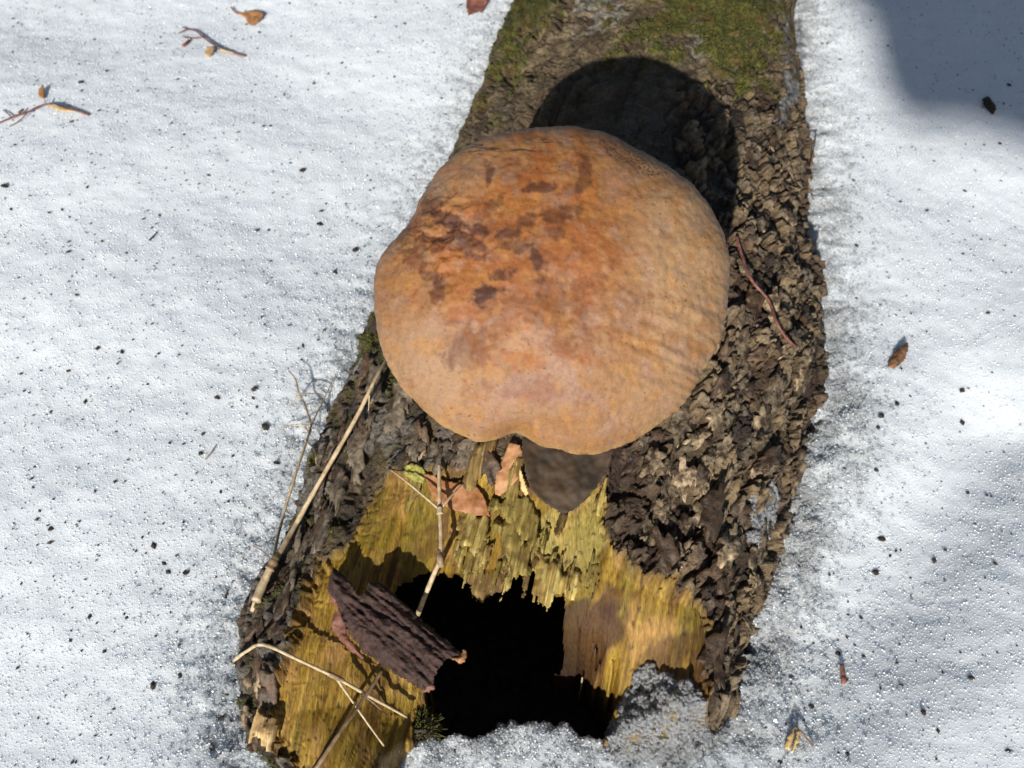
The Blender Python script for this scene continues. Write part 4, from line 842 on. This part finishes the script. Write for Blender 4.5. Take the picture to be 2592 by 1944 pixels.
# specks: dust that nobody could count
VV, FFs = [], []; oct_ = np.array([(1, 0, 0), (0, 1, 0), (-1, 0, 0), (0, -1, 0), (0, 0, .55), (0, 0, -.55)], float); of = np.array([(0, 1, 4), (1, 2, 4), (2, 3, 4), (3, 0, 4), (1, 0, 5), (2, 1, 5), (3, 2, 5), (0, 3, 5)])
ns = 17000; qx = RNG.uniform(-0.46, 0.46, ns); qy = RNG.uniform(0.09, 0.84, ns)
sdq = sdpoly(qx, qy, F_W); keep = (sdq > 0.002) & ((qx < 0.05) | (RNG.random(ns) < 0.6)); qx, qy = qx[keep], qy[keep]
qz = snow_at(qx, qy)
sz = np.exp(RNG.normal(math.log(0.00034), 0.5, len(qx))); an = RNG.uniform(0, 6.28, len(qx)); st_ = RNG.uniform(.6, 1.9, len(qx))
V = oct_[None] * np.stack([sz * st_, sz, sz], -1)[:, None, :]; ca_, sa_ = np.cos(an)[:, None], np.sin(an)[:, None]
V = np.stack([V[..., 0] * ca_ - V[..., 1] * sa_, V[..., 0] * sa_ + V[..., 1] * ca_, V[..., 2]], -1) + np.stack([qx, qy, qz + .0003], -1)[:, None, :]
FF = of[None] + (np.arange(len(qx)) * 6)[:, None, None]
sp = link('snow_specks', npmesh('snow_specks', V.reshape(-1, 3), FF.reshape(-1, 3), False), M['crumb']); tag(sp, 'fine dark specks of dust and bark peppering the snow', 'specks', kind='stuff')

# ------------------------------------------------------------------ ice in the mouth of the hollow and melt ice along the bark
def ice_patch(poly, lift, thick, label, seed, normal=None, hamp=.003):
    A = np.array(hit([p[0] for p in poly], [p[1] for p in poly])); o = A[:, :2]; res = .0008
    x0, y0 = o.min(0) - .003; x1, y1 = o.max(0) + .003; GX, GY = np.meshgrid(np.arange(x0, x1, res), np.arange(y0, y1, res)); sh = GX.shape
    sd = sdpoly(GX, GY, o) + .0025 * fbm(GX * 160, GY * 160, 3, 880 + seed); g0 = ground(GX, GY)
    g0 = np.clip(g0, -0.035, 0.2); k = np.ones(7) / 7
    for ax_ in (0, 1): g0 = np.apply_along_axis(lambda r: np.convolve(np.pad(r, 3, 'edge'), k, 'valid'), ax_, g0)
    t = sstep(0, .004, -sd) * (thick * .6 + hamp * .7 * fbm(GX * 130, GY * 130, 4, 883 + seed, .65)) + .0011 * fbm(GX * 280, GY * 280, 3, 886 + seed)
    Fq = gridfaces(*sh); Fq = Fq[(sd.ravel()[Fq] < 0).all(1)]; n = GX.size
    top = np.stack([GX, GY, g0 + np.maximum(t, .0003) + lift], -1).reshape(-1, 3); bot = np.stack([GX, GY, g0 - .003], -1).reshape(-1, 3); e = {}
    for f in Fq:
        for q in range(4): e[(int(f[q]), int(f[(q + 1) % 4]))] = 1
    sides = [(b_, a_, a_ + n, b_ + n) for (a_, b_) in e if (b_, a_) not in e]
    FF = np.concatenate([Fq, Fq[:, ::-1] + n, np.array(sides)]); V = np.concatenate([top, bot]); uq, inv = np.unique(FF, return_inverse=True)
    uq2, inv2 = np.unique(Fq, return_inverse=True)
    if seed in (1, 2): scatter('ice_grains', 'clear ice grains crusted on the ' + ('ice in the hollow' if seed == 1 else 'melt ice by the bark'), None, 700000, .0003, .0011, M['ice_grain'], on=(top[uq2], inv2.reshape(Fq.shape)))
    return tag(link('ice_patch', npmesh('ice_patch', V[uq], inv.reshape(FF.shape)), M['ice']), label, 'ice')
ice_patch([(1600, 1720), (1620, 1675), (1660, 1680), (1690, 1710), (1730, 1720), (1770, 1750), (1790, 1800), (1850, 1850), (1800, 1915), (1700, 1940), (1560, 1935), (1510, 1870), (1560, 1790)], .001, .006, 'grey glassy crust of ice filling the right side of the hollow', 1, (0, -.35, 1), .004)
ice_patch([(1915, 1210), (1960, 1195), (1980, 1260), (1965, 1330), (1920, 1400), (1895, 1380), (1905, 1290)], 0, .004, 'smooth grey melt ice against the flaky bark below the fungus', 2)
ice_patch([(1985, 30), (2030, 20), (2040, 150), (2020, 260), (1975, 330), (1950, 310), (1985, 220), (1975, 120)], 0, .0035, 'strip of melt ice along the bark by the mossy far end', 3)
ice_patch([(880, 880), (925, 855), (925, 905), (890, 955), (865, 950)], 0, .003, 'small grey melt ice patch on the left edge of the log', 4)
# mossy lump at the snow rim of the hollow
ml = tag(empty('moss_clump', hit(1052, 1850)[0]), 'dark crumbly moss clump on the snow rim of the hollow', 'moss')
bm = bmesh.new(); bmesh.ops.create_icosphere(bm, subdivisions=4, radius=0.008)
vs = np.array([v_.co[:] for v_ in bm.verts]); nz = fbm(vs[:, 0] * 300 + vs[:, 2] * 200, vs[:, 1] * 300 + vs[:, 2] * 150, 4, 891)
for v_, k in zip(bm.verts, nz): v_.co = Vector((v_.co.x * 1.2, v_.co.y, v_.co.z * .7)) * (1 + .35 * float(k)) + ml.location
link('clump', from_bm('clump', bm), M['plate_dark'], ml)
nb = 900; th2 = RNG.normal(0, 1, (nb, 3)); th2[:, 2] = np.abs(th2[:, 2]); th2 /= np.linalg.norm(th2, axis=1, keepdims=True)
b0 = np.array(ml.location) + th2 * np.array([.0095, .008, .0056]); dv2 = th2 + RNG.normal(0, .5, th2.shape); sd2 = np.cross(dv2, RNG.normal(0, 1, dv2.shape)); sd2 /= np.linalg.norm(sd2, axis=1, keepdims=True)
V = np.stack([b0 - sd2 * .0003, b0 + sd2 * .0003, b0 + dv2 * .002 + sd2 * .0001, b0 + dv2 * .002 - sd2 * .0001], 1).reshape(-1, 3)
tag(link('shoots', npmesh('shoots', V, np.arange(len(V)).reshape(-1, 4), False), M['moss'], ml), kind='stuff')

# ------------------------------------------------------------------ unseen leaning timber added behind the camera to cast the far corner shadow
GP = onz(2330, 190)[:2] if False else np.array(onz(np.array([2440.]), np.array([-60.]))[0])
ZT = 1.7; top = Vector(GP) + SUNV * (ZT / SUNV.z)
tr = tag(empty('added_shadow_trunk', (top.x + 7.0, top.y - 0.3, -0.1)), 'unseen leaning timber added to cast the shadow in the corner', 'shadow_trunk')
tp = [Vector((top.x - 0.10, top.y, ZT + .03)), Vector((top.x + 0.10, top.y, ZT + .01)), Vector((top.x + 1.2, top.y - .03, ZT * .84)), Vector((top.x + 3.6, top.y - .1, ZT * .46)), Vector((top.x + 7.2, top.y - .3, -0.15))]
link('shadow_trunk', tube_mesh('shadow_trunk', tp, 0.12, 0.17, 10, 24, lambda t: 0.35 + 0.65 * min(1, t * 7), 0.04), M['plate_grey'], tr)
link('added_limb', tube_mesh('added_limb', [tp[2], tp[2] + Vector((.1, -.25, .25)), tp[2] + Vector((.2, -.5, .55))], 0.035, 0.015), M['plate_grey'], tr)
